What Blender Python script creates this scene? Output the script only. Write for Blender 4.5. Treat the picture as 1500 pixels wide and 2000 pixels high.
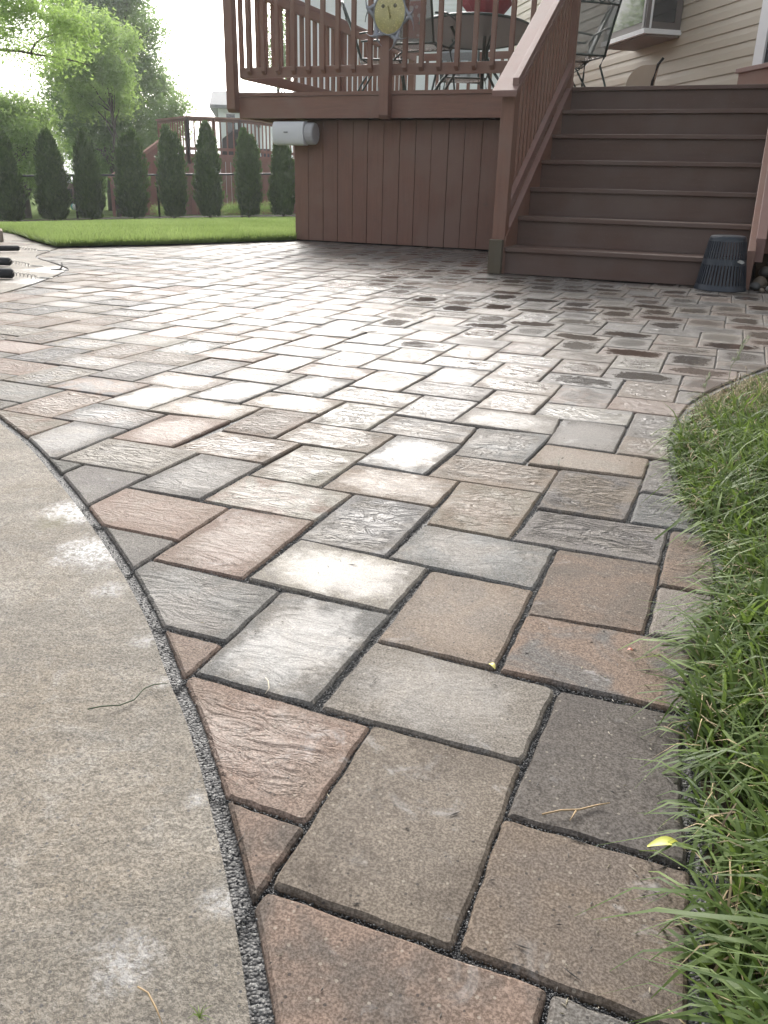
import bpy, bmesh, math, random
import numpy as np
from mathutils import Matrix, Vector
sc = bpy.context.scene
for o in list(bpy.data.objects): bpy.data.objects.remove(o)
R = math.radians

# ------------------------------------------------------------------ camera
S = 0.165                       # metres per paver width (the paver grid is the world frame)
FPX, PITCH, ROLL, YAW = 1597.6451, 1.1902, 0.0274, 0.3808
CAM = Vector((2.1564*S, -4.1975*S, 3.3353*S))
cd = bpy.data.cameras.new('camera'); cam = bpy.data.objects.new('camera', cd); sc.collection.objects.link(cam)
RM = Matrix.Rotation(YAW, 3, 'Z') @ Matrix.Rotation(PITCH, 3, 'X') @ Matrix.Rotation(ROLL, 3, 'Z')
cam.matrix_world = Matrix.Translation(CAM) @ RM.to_4x4()
cd.sensor_fit = 'VERTICAL'; cd.sensor_height = 24; cd.lens = FPX/2000*24
cd.clip_start = 0.02; cd.clip_end = 1500
sc.camera = cam

# ------------------------------------------------------------------ sky, sun, exposure
SUN_EL, SUN_AZ = 33, 26          # azimuth: degrees left of +Y
w = bpy.data.worlds.new("World"); sc.world = w; w.use_nodes = True
nt = w.node_tree; bg = nt.nodes['Background']
sky = nt.nodes.new('ShaderNodeTexSky'); sky.sky_type = 'NISHITA'; sky.sun_disc = False
sky.sun_elevation = R(SUN_EL); sky.sun_rotation = R(-SUN_AZ)
sky.air_density = 1.0; sky.dust_density = 6.0; sky.ozone_density = 1.0
hs = nt.nodes.new('ShaderNodeHueSaturation'); hs.inputs['Saturation'].default_value = 0.28
nt.links.new(sky.outputs[0], hs.inputs['Color']); nt.links.new(hs.outputs[0], bg.inputs['Color'])
bg.inputs['Strength'].default_value = 0.15
sl = bpy.data.lights.new('sun', 'SUN'); sl.energy = 2.0; sl.angle = R(32); sl.color = (1, .96, .9)
so = bpy.data.objects.new('sun', sl); sc.collection.objects.link(so)
so.location = (-5, 12, 20)
sd = Vector((-math.sin(R(SUN_AZ))*math.cos(R(SUN_EL)), math.cos(R(SUN_AZ))*math.cos(R(SUN_EL)), math.sin(R(SUN_EL))))
so.rotation_euler = sd.to_track_quat('Z', 'Y').to_euler()
sc.view_settings.view_transform = 'Standard'; sc.view_settings.look = 'None'
sc.view_settings.gamma = 1; sc.view_settings.exposure = 1.15
sc.render.engine = 'CYCLES'
sc.cycles.max_bounces = 8; sc.cycles.transparent_max_bounces = 12

# ------------------------------------------------------------------ helpers
def ray(px, py): return RM @ Vector(((px-750)/FPX, -(py-1000)/FPX, -1.0))
def gnd(px, py, z=0.0):
    d = ray(px, py); return CAM + d*((z-CAM.z)/d.z)
def dist(px, py, D):
    d = ray(px, py); return CAM + d*(D/math.hypot(d.x, d.y))
def ony(px, py, y):
    d = ray(px, py); return CAM + d*((y-CAM.y)/d.y)

class MB:
    """collects faces; build() links them as ONE mesh object"""
    def __init__(s): s.v = []; s.f = []
    def add(s, vs, fs):
        n = len(s.v); s.v += [tuple(v) for v in vs]; s.f += [tuple(i+n for i in f) for f in fs]; return s
    def box(s, a, b, M=None):
        x0, y0, z0 = a; x1, y1, z1 = b
        vs = [Vector(p) for p in [(x0,y0,z0),(x1,y0,z0),(x1,y1,z0),(x0,y1,z0),(x0,y0,z1),(x1,y0,z1),(x1,y1,z1),(x0,y1,z1)]]
        if M: vs = [M @ p for p in vs]
        return s.add(vs, [(0,3,2,1),(4,5,6,7),(0,1,5,4),(1,2,6,5),(2,3,7,6),(3,0,4,7)])
    def beam(s, p, q, wx, wz, up=Vector((0,0,1))):
        """rectangular bar from p to q: wx across, wz along up"""
        p, q = Vector(p), Vector(q); d = (q-p).normalized(); side = d.cross(up).normalized(); u = side.cross(d).normalized()
        vs = []
        for c in (p, q):
            for a, b in ((-1,-1),(1,-1),(1,1),(-1,1)): vs.append(c+side*a*wx/2+u*b*wz/2)
        return s.add(vs, [(0,1,2,3),(7,6,5,4),(0,4,5,1),(1,5,6,2),(2,6,7,3),(3,7,4,0)])
    def tube(s, pts, r, n=8, cap=True):
        pts = [Vector(p) for p in pts]; rs = r if isinstance(r, (list, tuple)) else [r]*len(pts)
        vs = []; fs = []; ref = Vector((0,0,1))
        for i, p in enumerate(pts):
            d = (pts[min(i+1, len(pts)-1)]-pts[max(i-1, 0)]).normalized()
            a = d.cross(ref if abs(d.dot(ref)) < .95 else Vector((1,0,0))).normalized(); b = d.cross(a)
            for k in range(n):
                t = 2*math.pi*k/n; vs.append(p+(a*math.cos(t)+b*math.sin(t))*rs[i])
        for i in range(len(pts)-1):
            for k in range(n): fs.append((i*n+k, i*n+(k+1) % n, (i+1)*n+(k+1) % n, (i+1)*n+k))
        if cap: fs += [tuple(range(n-1, -1, -1)), tuple((len(pts)-1)*n+k for k in range(n))]
        return s.add(vs, fs)
    def lathe(s, prof, n=32, c=(0,0,0)):
        vs = []; fs = []; m = len(prof)
        for r, z in prof:
            for k in range(n):
                t = 2*math.pi*k/n; vs.append((c[0]+r*math.cos(t), c[1]+r*math.sin(t), c[2]+z))
        for i in range(m-1):
            for k in range(n): fs.append((i*n+k, i*n+(k+1) % n, (i+1)*n+(k+1) % n, (i+1)*n+k))
        return s.add(vs, fs)
    def prism(s, poly, vec):
        """polygon (3d points) extruded by vec"""
        vec = Vector(vec); n = len(poly); vs = [Vector(p) for p in poly]+[Vector(p)+vec for p in poly]
        return s.add(vs, [tuple(range(n-1, -1, -1)), tuple(range(n, 2*n))]+[(i, (i+1) % n, n+(i+1) % n, n+i) for i in range(n)])
    def build(s, name, mat, parent=None, smooth=False, bevel=0):
        me = bpy.data.meshes.new(name); me.from_pydata(s.v, [], s.f)
        bm = bmesh.new(); bm.from_mesh(me); bmesh.ops.recalc_face_normals(bm, faces=bm.faces); bm.to_mesh(me); bm.free()
        return link(name, me, mat, parent, smooth, bevel)
def link(name, me, mat, parent=None, smooth=False, bevel=0):
    o = bpy.data.objects.new(name, me); sc.collection.objects.link(o)
    if mat: me.materials.append(mat)
    if smooth: me.polygons.foreach_set('use_smooth', [True]*len(me.polygons))
    if bevel:
        b = o.modifiers.new('bevel', 'BEVEL'); b.width = bevel; b.segments = 2; b.limit_method = 'ANGLE'
    if parent:
        o.parent = parent; o.matrix_parent_inverse = Matrix.Translation(parent.location).inverted() if parent.type == 'EMPTY' else Matrix.Identity(4)
    return o
def npmesh(name, verts, faces, mat, parent=None, rnd=None, smooth=False):
    """verts (N,3), faces (M,k) numpy; rnd per-vertex float attribute"""
    me = bpy.data.meshes.new(name); k = faces.shape[1]
    me.vertices.add(len(verts)); me.vertices.foreach_set('co', verts.astype(np.float32).ravel())
    me.loops.add(faces.size); me.loops.foreach_set('vertex_index', faces.astype(np.int32).ravel())
    me.polygons.add(len(faces)); me.polygons.foreach_set('loop_start', np.arange(len(faces), dtype=np.int32)*k)
    if rnd is not None:
        for nm, arr in rnd.items():
            a = me.attributes.new(nm, 'FLOAT', 'POINT'); a.data.foreach_set('value', arr.astype(np.float32))
    me.update(calc_edges=True); me.validate()
    return link(name, me, mat, parent, smooth)
def empty(name, label, cat, loc=(0,0,0), group=None):
    o = bpy.data.objects.new(name, None); sc.collection.objects.link(o); o.location = loc; o.empty_display_size = .1
    return tag(o, label, cat, group)
def tag(o, label=None, cat=None, group=None, kind=None):
    if label: o['label'] = label
    if cat: o['category'] = cat
    if group: o['group'] = group
    if kind: o['kind'] = kind
    return o

# ------------------------------------------------------------------ materials
class NT:
    def __init__(s, name):
        s.m = bpy.data.materials.new(name); s.m.use_nodes = True; s.t = s.m.node_tree
        s.p = s.t.nodes['Principled BSDF']; s.out = s.t.nodes['Material Output']
    def n(s, typ, props=None, **ins):
        nd = s.t.nodes.new('ShaderNode'+typ)
        for k, v in (props or {}).items(): setattr(nd, k, v)
        for k, v in ins.items():
            key = k.replace('_', ' ')
            if key.startswith('i') and key[1:].isdigit(): key = int(key[1:])
            s.set(nd.inputs[key], v)
        return nd
    def set(s, inp, v):
        if isinstance(v, bpy.types.NodeSocket): s.t.links.new(v, inp)
        else: inp.default_value = v
    def math(s, op, a, b=0.0, c=0.0, clamp=False):
        nd = s.t.nodes.new('ShaderNodeMath'); nd.operation = op; nd.use_clamp = clamp
        for i, v in enumerate((a, b, c)):
            if i < len(nd.inputs): s.set(nd.inputs[i], v)
        return nd.outputs[0]
    def mix(s, f, a, b, blend='MIX'):
        nd = s.t.nodes.new('ShaderNodeMix'); nd.data_type = 'RGBA'; nd.blend_type = blend
        s.set(nd.inputs[0], f); s.set(nd.inputs[6], a); s.set(nd.inputs[7], b); return nd.outputs[2]
    def sstep(s, v, lo, hi, a=0.0, b=1.0):
        nd = s.t.nodes.new('ShaderNodeMapRange'); nd.interpolation_type = 'SMOOTHSTEP'
        s.set(nd.inputs[0], v); nd.inputs[1].default_value = lo; nd.inputs[2].default_value = hi
        nd.inputs[3].default_value = a; nd.inputs[4].default_value = b; return nd.outputs[0]
    def noise(s, vec, scale, detail=3, rough=.55, dist=0.0):
        nd = s.n('TexNoise', Scale=scale, Detail=detail, Roughness=rough, Distortion=dist)
        if vec is not None: s.set(nd.inputs['Vector'], vec)
        return nd.outputs['Fac']
    def pos(s): return s.n('NewGeometry').outputs['Position']
    def objc(s): return s.n('TexCoord').outputs['Object']
    def attr(s, name): return s.n('Attribute', {'attribute_name': name})
    def bump(s, h, strength, dist, normal=None):
        nd = s.n('Bump', Strength=strength, Distance=dist, Height=h)
        if normal: s.set(nd.inputs['Normal'], normal)
        return nd.outputs[0]
    def base(s, c): s.set(s.p.inputs['Base Color'], c)
    def rough(s, c): s.set(s.p.inputs['Roughness'], c)
    def nrm(s, c): s.set(s.p.inputs['Normal'], c)
def C4(c): return (*c, 1.0)
def simple(name, col, rough=.6, var=.25, scale=6, metal=0, bump=.0, bscale=60):
    t = NT(name); p = t.pos()
    f = t.noise(p, scale, 4)
    t.base(t.mix(f, C4([c*(1-var) for c in col]), C4([min(1, c*(1+var)) for c in col])))
    t.rough(t.math('MULTIPLY_ADD', t.noise(p, scale*3), .2, rough-.1)); t.p.inputs['Metallic'].default_value = metal
    if bump: t.nrm(t.bump(t.noise(p, bscale, 4), bump, .004))
    return t.m
def wood(name, col, stretch=(30,30,2), rough=.55, grain=.35):
    """painted / stained timber with grain running along the stretched axis"""
    t = NT(name); p = t.pos()
    v = t.n('Mapping', Vector=p, Scale=stretch).outputs[0]
    g = t.noise(v, 1.6, 6, .65, .6); big = t.noise(p, 2.2, 3)
    isl = t.n('NewGeometry').outputs['Random Per Island']
    c = t.mix(g, C4([x*(1-grain) for x in col]), C4([x*(1+grain) for x in col]))
    c = t.mix(t.math('MULTIPLY', isl, .3), c, C4([x*.55 for x in col]))
    c = t.mix(t.sstep(t.noise(p, 9, 6, .75, 1), .55, .75, 0, .35), c, C4((.10,.085,.075)))
    c = t.mix(t.sstep(big, .35, .7), c, C4([col[0]*.9+.02, col[1]*1.0+.018, col[2]*1.0+.02]))
    spk = t.noise(p, 160, 2); c = t.mix(t.sstep(spk, .66, .74, 0, .35), c, C4((.32, .25, .22)))
    t.base(c); t.rough(t.math('MULTIPLY_ADD', g, .25, rough-.1)); t.nrm(t.bump(g, .35, .003)); return t.m
RED = (.215, .11, .078)
M_woodv = wood('stained_wood_vertical', RED, (28,28,2)); M_woodx = wood('stained_wood_across', RED, (2,28,28))
M_woody = wood('stained_wood_along', RED, (28,2,28)); M_tread = wood('tread_wood', (.125,.073,.055), (2,26,26), .5)
M_rail = wood('lit_rail_wood', (.22,.122,.102), (28,3,28), .62, .2)  # stained wood again, paler: brightness of the lit rails put into its colour
M_green = wood('mossy_wood', (.11,.088,.058), (28,28,3), .8)
M_iron = simple('dark_green_iron', (.035,.055,.05), .4, .3, 20)
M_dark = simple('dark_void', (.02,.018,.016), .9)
M_white = simple('white_paint', (.78,.79,.8), .45, .05, 3)
M_siding = simple('beige_vinyl_siding', (.455,.40,.315), .5, .06, 2)
M_sidw = simple('white_siding', (.75,.77,.8), .5, .04, 1)
M_roof = simple('grey_shingles', (.13,.14,.15), .9, .3, 8)
def m_glass():
    t = NT('window_glass'); t.base(C4((.02,.025,.03))); t.rough(.04); t.p.inputs['IOR'].default_value = 1.9
    t.nrm(t.bump(t.noise(t.pos(), 1.5), .03, .02)); return t.m
M_glass = m_glass()

def m_leaf(name, dark, light, trans=.35, gloss=.5):
    t = NT(name); r = t.attr('rnd').outputs['Fac']
    c = t.mix(r, C4(dark), C4(light)); t.base(c); t.rough(gloss); t.p.inputs['Specular IOR Level'].default_value = .22
    tr = t.n('BsdfTranslucent', Color=t.mix(.5, c, C4((light[0]*1.3, light[1]*1.45, light[2]*.6))))
    ms = t.n('MixShader', i0=trans, i1=t.p.outputs[0], i2=tr.outputs[0])
    t.t.links.new(ms.outputs[0], t.out.inputs[0]); return t.m
M_leaf = m_leaf('maple_leaves', (.17,.25,.09), (.36,.47,.21), .55)
M_leafd = m_leaf('shade_tree_leaves', (.12,.20,.09), (.27,.37,.19), .5)
M_thuja = m_leaf('arborvitae_sprays', (.045,.082,.034), (.15,.22,.08), .32)
M_blade = m_leaf('grass_blades', (.04,.074,.022), (.185,.25,.085), .36, .5)
M_lawnblade = m_leaf('lawn_blades', (.115,.18,.065), (.285,.35,.165), .4)
M_bark = simple('bark', (.09,.075,.06), .9, .4, 12, bump=.6, bscale=25)

def m_paver():
    t = NT('concrete_pavers'); p = t.pos()
    uv = t.n('UVMap', {'uv_map': 'loc'}).outputs[0]; sx = t.n('SeparateXYZ', Vector=uv)
    u = t.math('ABSOLUTE', sx.outputs[0]); v = t.math('ABSOLUTE', sx.outputs[1])
    d = t.math('MINIMUM', t.math('SUBTRACT', .1172, u), t.math('SUBTRACT', .079, v))
    n1 = t.noise(p, 26, 4, .6); n0 = t.noise(p, 7, 3)
    dd = t.math('ADD', d, t.math('MULTIPLY', t.math('SUBTRACT', t.noise(p, 60, 6, .8), .5), .06))
    pp = t.attr('pp'); ps = t.n('SeparateColor', Color=pp.outputs['Color'])
    uu = t.math('DIVIDE', u, .1172); vv = t.math('DIVIDE', v, .079)
    el = t.math('MULTIPLY', t.math('SUBTRACT', 1.0, t.math('MULTIPLY', uu, uu)), t.math('SUBTRACT', 1.0, t.math('MULTIPLY', vv, vv)))
    stv = t.n('Mapping', Vector=p, Rotation=(0,0,YAW), Scale=(60,130,60)).outputs[0]
    el = t.math('ADD', el, t.math('ADD', t.math('MULTIPLY', t.math('SUBTRACT', t.noise(p, 14, 5, .68, .8), .5), 1.7), t.math('MULTIPLY', t.math('SUBTRACT', t.noise(stv, 1.0, 4, .75), .5), 1.0)))
    wet = t.math('MULTIPLY', t.sstep(el, -.12, .68), ps.outputs[2])
    c1 = t.attr('pc').outputs['Color']; c2 = t.attr('pd').outputs['Color']
    pj = t.n('VectorMath', {'operation': 'ADD'}, i0=p, i1=pp.outputs['Color']).outputs[0]
    bl = t.noise(pj, 11, 5, .6, .8)
    c = t.mix(.30, t.mix(t.sstep(bl, .40, .62), c1, c2), t.mix(t.noise(p, 3.5, 4, .6), C4((.15,.125,.10)), C4((.12,.115,.11))))
    # aggregate: light and dark grains, pores
    f1 = t.noise(p, 420, 3, .7); f2 = t.noise(p, 150, 4, .7)
    c = t.mix(t.sstep(f1, .40, .60, 0, 1), t.mix(1, c, C4((.68,.66,.64)), 'MULTIPLY'), t.mix(1, c, C4((1.30,1.30,1.30)), 'MULTIPLY'))
    c = t.mix(t.sstep(f2, .38, .64, 0, 1), t.mix(1, c, C4((.84,.84,.84)), 'MULTIPLY'), t.mix(1, c, C4((1.12,1.12,1.12)), 'MULTIPLY'))
    vo = t.n('TexVoronoi', {'feature': 'F1'}, Vector=p, Scale=170.0)
    vc = t.n('SeparateColor', Color=vo.outputs['Color'])
    grain = t.math('MULTIPLY', t.math('LESS_THAN', vo.outputs['Distance'], .26), t.math('GREATER_THAN', vc.outputs[0], .90))
    c = t.mix(t.math('MULTIPLY', grain, .4), c, C4((.33,.30,.25)))
    pore = t.math('MULTIPLY', t.math('LESS_THAN', vo.outputs['Distance'], .24), t.math('LESS_THAN', vc.outputs[0], .10))
    c = t.mix(t.math('MULTIPLY', pore, .75), c, C4((.03,.028,.027)))
    # lime bloom
    bloom = t.math('MULTIPLY', t.sstep(t.noise(pj, 14, 6, .7, 1.2), .56, .72), t.sstep(n0, .42, .62))
    c = t.mix(t.math('MULTIPLY', bloom, .5), c, C4((.36,.355,.35)))
    # damp centre, dry rim; dark deck reflection and rim highlight also put into the colour
    c = t.mix(t.math('MULTIPLY', wet, .8), c, t.mix(1, c, C4((.24,.22,.21)), 'MULTIPLY'))
    rim = t.math('MULTIPLY', t.math('SUBTRACT', 1.0, wet), ps.outputs[2])
    c = t.mix(t.math('MULTIPLY', rim, .5), c, C4((.27,.255,.238)))
    t.base(c)
    film = t.sstep(el, .0, .8)
    dry = t.math('SUBTRACT', .62, t.math('MULTIPLY', film, t.math('MULTIPLY', ps.outputs[1], .36)))
    ro = t.math('ADD', t.math('MULTIPLY', t.math('SUBTRACT', 1.0, wet), dry), t.math('MULTIPLY', wet, .12))
    t.rough(t.math('ADD', ro, t.math('MULTIPLY', t.math('SUBTRACT', f1, .5), .15)))
    t.set(t.p.inputs['Specular IOR Level'], t.math('MULTIPLY_ADD', t.math('MAXIMUM', wet, t.math('MULTIPLY', film, ps.outputs[1])), .72, .05))
    # slate-like ripples + grit
    st = t.n('Mapping', Vector=pj, Rotation=(0,0,YAW), Scale=(15,37,25)).outputs[0]
    rp = t.n('TexNoise', Vector=st, Scale=1.0, Detail=4.0, Roughness=.55, Distortion=1.0).outputs['Fac']
    rp = t.math('POWER', t.math('ABSOLUTE', t.math('SUBTRACT', t.math('MULTIPLY', rp, 2.0), 1.0)), .7)
    b1 = t.n('Bump', Distance=.016, Height=rp); t.set(b1.inputs['Strength'], t.math('MULTIPLY', ps.outputs[0], t.math('MULTIPLY', t.sstep(d, .0, .03), t.math('MULTIPLY_ADD', wet, -.6, .95))))
    b2 = t.n('Bump', Distance=.0016, Height=f2, Normal=b1.outputs[0]); t.set(b2.inputs['Strength'], t.math('MULTIPLY_ADD', wet, -.28, .35)); b3 = t.n('Bump', Distance=.0008, Height=f1, Normal=b2.outputs[0]); t.set(b3.inputs['Strength'], t.math('MULTIPLY_ADD', wet, -.28, .35)); b3 = b3.outputs[0]
    t.nrm(b3); return t.m
def m_gravel():
    t = NT('dark_joint_gravel'); p = t.pos(); vo = t.n('TexVoronoi', Vector=p, Scale=330.0)
    vc = t.n('SeparateColor', Color=vo.outputs['Color'])
    c = t.mix(t.sstep(vc.outputs[0], .1, .95), C4((.028,.028,.030)), C4((.13,.128,.125)))
    c = t.mix(t.math('GREATER_THAN', vc.outputs[1], .9), c, C4((.17,.17,.165)))
    t.base(c); t.rough(.6); t.nrm(t.bump(t.math('SUBTRACT', 1.0, vo.outputs['Distance']), .9, .003)); return t.m
def m_pebble():
    t = NT('gravel_grain'); r = t.attr('rnd').outputs['Fac']
    cr = t.n('ValToRGB', Fac=r); e = cr.color_ramp.elements
    e[0].color = (.013,.014,.016,1); e[1].color = (.22,.22,.215,1); e[1].position = 1
    x = e.new(.75); x.color = (.055,.057,.06,1); t.base(cr.outputs[0]); t.rough(.45); return t.m
def m_concrete():
    t = NT('pool_concrete'); p = t.pos()
    a = t.noise(p, 4.5, 6, .68, .8); b = t.noise(p, 55, 6, .75); f = t.noise(p, 340, 4, .75); g_ = t.noise(p, 17, 6, .72, 1.2)
    c = t.mix(t.sstep(a, .3, .7), C4((.178,.150,.114)), C4((.225,.203,.170)))
    c = t.mix(t.sstep(g_, .50, .72, 0, .65), c, C4((.245,.235,.215)))
    c = t.mix(t.sstep(g_, .50, .32, 0, .7), c, C4((.115,.10,.08)))
    c = t.mix(t.sstep(t.noise(p, 2.6, 6, .68, 1.2), .47, .60, 0, .6), c, C4((.13,.118,.10)))
    c = t.mix(t.sstep(b, .45, .75, 0, .8), c, C4((.11,.095,.075)))
    c = t.mix(t.sstep(f, .40, .60), t.mix(1, c, C4((.62,.61,.60)), 'MULTIPLY'), t.mix(1, c, C4((1.32,1.32,1.32)), 'MULTIPLY'))
    f9 = t.noise(p, 120, 5, .8); c = t.mix(t.sstep(f9, .57, .68, 0, .5), c, C4((.075,.065,.052))); c = t.mix(t.sstep(f9, .42, .34, 0, .35), c, C4((.33,.31,.27)))
    vo = t.n('TexVoronoi', Vector=p, Scale=210.0); vc = t.n('SeparateColor', Color=vo.outputs['Color'])
    pit = t.math('MULTIPLY', t.math('LESS_THAN', vo.outputs['Distance'], .3), t.math('GREATER_THAN', vc.outputs[0], .9))
    c = t.mix(t.math('MULTIPLY', pit, .7), c, C4((.05,.05,.055)))
    # pale lime patches with a shape of their own (near the edge)
    tot = None
    for (px, py, r0) in ((188, 1075, .065), (238, 1880, .03), (150, 1000, .06), (318, 1330, .016), (285, 1250, .02), (385, 1560, .014), (430, 1760, .02), (215, 1150, .03), (124, 526, .26), (85, 549, .2)):
        g = gnd(px, py); dn = t.n('VectorMath', {'operation': 'DISTANCE'}, i0=p, i1=tuple(g)).outputs['Value']
        m = t.sstep(t.math('ADD', dn, t.math('MULTIPLY', t.math('SUBTRACT', t.noise(p, 18 if r0 < .2 else 5, 5, .7, 1.5), .5), r0*2.2)), r0*.15, r0*1.25, 1 if r0 > .05 else .5, 0)
        tot = m if tot is None else t.math('MAXIMUM', tot, m)
    tot = t.math('MULTIPLY', tot, t.sstep(t.noise(p, 130, 5, .8), .42, .56, .15, 1))
    c = t.mix(t.math('MULTIPLY', tot, .75), c, C4((.50,.51,.52)))
    gm = gnd(105, 1020); dn = t.n('VectorMath', {'operation': 'DISTANCE'}, i0=p, i1=tuple(gm)).outputs['Value']
    gr = t.sstep(t.math('ADD', dn, t.math('MULTIPLY', t.math('SUBTRACT', b, .5), .07)), .01, .045, .7, 0)
    c = t.mix(gr, c, C4((.12,.105,.06)))
    t.base(c); t.rough(t.math('SUBTRACT', .78, t.math('MULTIPLY', tot, .35)))
    t.nrm(t.bump(f, .7, .002, t.bump(b, .6, .006, t.bump(g_, .4, .012)))); return t.m
def m_soil(name, c0, c1, scale=40, wet=.8):
    t = NT(name); p = t.pos(); n = t.noise(p, scale, 6, .75)
    t.base(t.mix(t.sstep(n, .35, .65), C4(c0), C4(c1))); t.rough(wet); t.p.inputs['Specular IOR Level'].default_value = .08; t.nrm(t.bump(n, .9, .02)); return t.m
def m_lawn():
    t = NT('mown_lawn'); p = t.pos(); a = t.noise(p, .55, 4, .6); b = t.noise(p, 9, 5, .75); f = t.noise(p, 60, 3, .8)
    c = t.mix(t.sstep(a, .35, .65), C4((.12,.165,.06)), C4((.20,.25,.115)))
    c = t.mix(t.sstep(b, .35, .7, 0, .7), c, C4((.09,.13,.05))); c = t.mix(t.sstep(f, .5, .8, 0, .5), c, C4((.2,.26,.11)))
    t.base(c); t.rough(1.0); t.p.inputs['Specular IOR Level'].default_value = .0; t.nrm(t.bump(b, .8, .05)); return t.m
M_paver, M_gravel, M_peb, M_conc, M_lawn = m_paver(), m_gravel(), m_pebble(), m_concrete(), m_lawn()
M_soil = m_soil('garden_soil', (.03,.025,.018), (.09,.07,.045)); M_mulch = m_soil('dark_mulch', (.012,.009,.007), (.05,.035,.026), 22)

# ------------------------------------------------------------------ terrain
def azpx(x, y):
    """horizontal pixel a ground point would have at eye level (used only as an azimuth coordinate)"""
    dx, dy = x-CAM.x, y-CAM.y; a = math.atan2(-dx, dy)-YAW
    return 750-1722*math.tan(max(-1.3, min(1.3, a)))
def hz(x, y):
    D = math.hypot(x-CAM.x, y-CAM.y); k = max(0, min(1, azpx(x, y)/550))
    h25 = -.67+.27*k
    if D < 9: return 0.0
    if D < 25:
        t = (D-9)/16; return h25*(t*.8+.2*t*t)
    if D < 65: return h25+(-1.0-h25)*(D-25)/40
    return -1.0
def polar(name, mat, a0, a1, na, rfun0, rfun1, nr, dz=0.0, flat=None, power=1.6):
    vs = []; fs = []
    for i in range(na+1):
        a = a0+(a1-a0)*i/na; d = Vector((-math.sin(a), math.cos(a)))
        r0, r1 = rfun0(a), rfun1(a)
        for j in range(nr+1):
            r = r0+(r1-r0)*(j/nr)**power; x, y = CAM.x+d.x*r, CAM.y+d.y*r
            vs.append((x, y, hz(x, y)+dz))
    for i in range(na):
        for j in range(nr): k = i*(nr+1)+j; fs.append((k, k+1, k+nr+2, k+nr+1))
    return MB().add(vs, fs).build(name, mat, smooth=True)
g = polar('ground', M_lawn, 0, 2*math.pi, 96, lambda a: .01, lambda a: 600, 60, -.07, power=2.6); tag(g, kind='structure')
# patio / lawn boundary: from the concrete corner to the skirt of the deck
LB = [gnd(30,457), gnd(62,470), gnd(112,484), gnd(210,481.5), gnd(300,480), gnd(420,476), gnd(563,471), Vector((-3.80,7.35,0)), Vector((-4.2,12,0))]
LB = [Vector((-10.5,8.6,0)), Vector((-7.6,6.5,0))]+LB
def rb(a):
    """range at which the ray of azimuth a (left of +Y) crosses the lawn boundary"""
    d = Vector((-math.sin(a), math.cos(a))); best = None
    for p, q in zip(LB, LB[1:]):
        e = (q-p).xy; o = p.xy-CAM.xy; den = d.x*e.y-d.y*e.x
        if abs(den) < 1e-9: continue
        t = (o.x*e.y-o.y*e.x)/den; s_ = (o.x*d.y-o.y*d.x)/den
        if -1e-6 <= s_ <= 1+1e-6 and t > 0 and (best is None or t < best): best = t
    return best
AZ0 = math.atan2(-(LB[0].x-CAM.x), LB[0].y-CAM.y)-.01; AZ1 = math.atan2(-(LB[-1].x-CAM.x), LB[-1].y-CAM.y)+.005
bedr = lambda a: 23.0+.5*math.sin(a*23)
tag(polar('lawn', M_lawn, AZ0, AZ1, 160, lambda a: rb(a) or 9, bedr, 50, .012), kind='structure')
tag(polar('mulch_bed', M_mulch, AZ0, AZ1, 200, bedr, lambda a: 26.3+.3*math.sin(a*31), 8, .06), kind='structure')

# lawn blades on the strip between patio and hedge
rng = np.random.default_rng(5)
def blades(name, P, L, W, lean, az, mat, rnd, seg=2, curl=.5, up=None):
    """P (N,3) roots; L lengths; W widths; lean 0..1; az azimuth of the lean"""
    N = len(P); face = az+np.pi/2+rng.normal(0, .5, N)
    sx, sy = np.cos(face)*W/2, np.sin(face)*W/2; V = []
    for k in range(seg+1):
        t = k/seg; th = lean*(t**1.0)*(1+curl*t)
        h = L*t*np.cos(np.clip(th*.75, 0, 1.75)); o = L*t*np.sin(np.clip(th*.75, 0, 1.9))
        c = P+np.stack([np.cos(az)*o, np.sin(az)*o, np.maximum(h, .001)], 1); ww = (1-t**2.2)*.95+.05
        V.append(c-np.stack([sx*ww, sy*ww, 0*sx], 1)); V.append(c+np.stack([sx*ww, sy*ww, 0*sx], 1))
    V = np.stack(V, 1).reshape(-1, 3); n = 2*(seg+1); b = np.arange(N)[:, None]*n; F = []
    for k in range(seg): F.append(b+np.array([2*k, 2*k+1, 2*k+3, 2*k+2]))
    F = np.stack(F, 1).reshape(-1, 4)
    return npmesh(name, V, F, mat, rnd={'rnd': np.repeat(rnd, n)}, smooth=True)
def lawn_strip():
    N = 150000; a = rng.uniform(AZ1, AZ0-.02, N); r0 = np.array([rb(x) or 9 for x in np.linspace(AZ1, AZ0, 400)])
    rr0 = np.interp(a, np.linspace(AZ1, AZ0, 400), r0); t = rng.uniform(0, 1, N)**2.0; r = rr0-.02+(22.9-rr0)*t
    x = CAM.x-np.sin(a)*r; y = CAM.y+np.cos(a)*r; z = np.array([hz(p, q) for p, q in zip(x, y)])+.01
    L = rng.uniform(.025, .06, N)*(1+.7*(t < .012)); W = rng.uniform(.003, .006, N)*(1+r/9)
    tag(blades('lawn_grass', np.stack([x, y, z], 1), L, W, rng.uniform(.1, .9, N), rng.uniform(0, 6.3, N), M_lawnblade, np.clip(.55*rng.beta(2, 2, N)+.28+.22*np.sin(x*1.3+np.sin(y*.9)*2)*np.sin(y*1.1+x*.4)+.1*np.sin(x*4.1+y*3.3), 0, 1), seg=1),
        'short mown grass on the lawn strip between patio and hedge', 'grass', kind='stuff')
lawn_strip()

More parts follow.
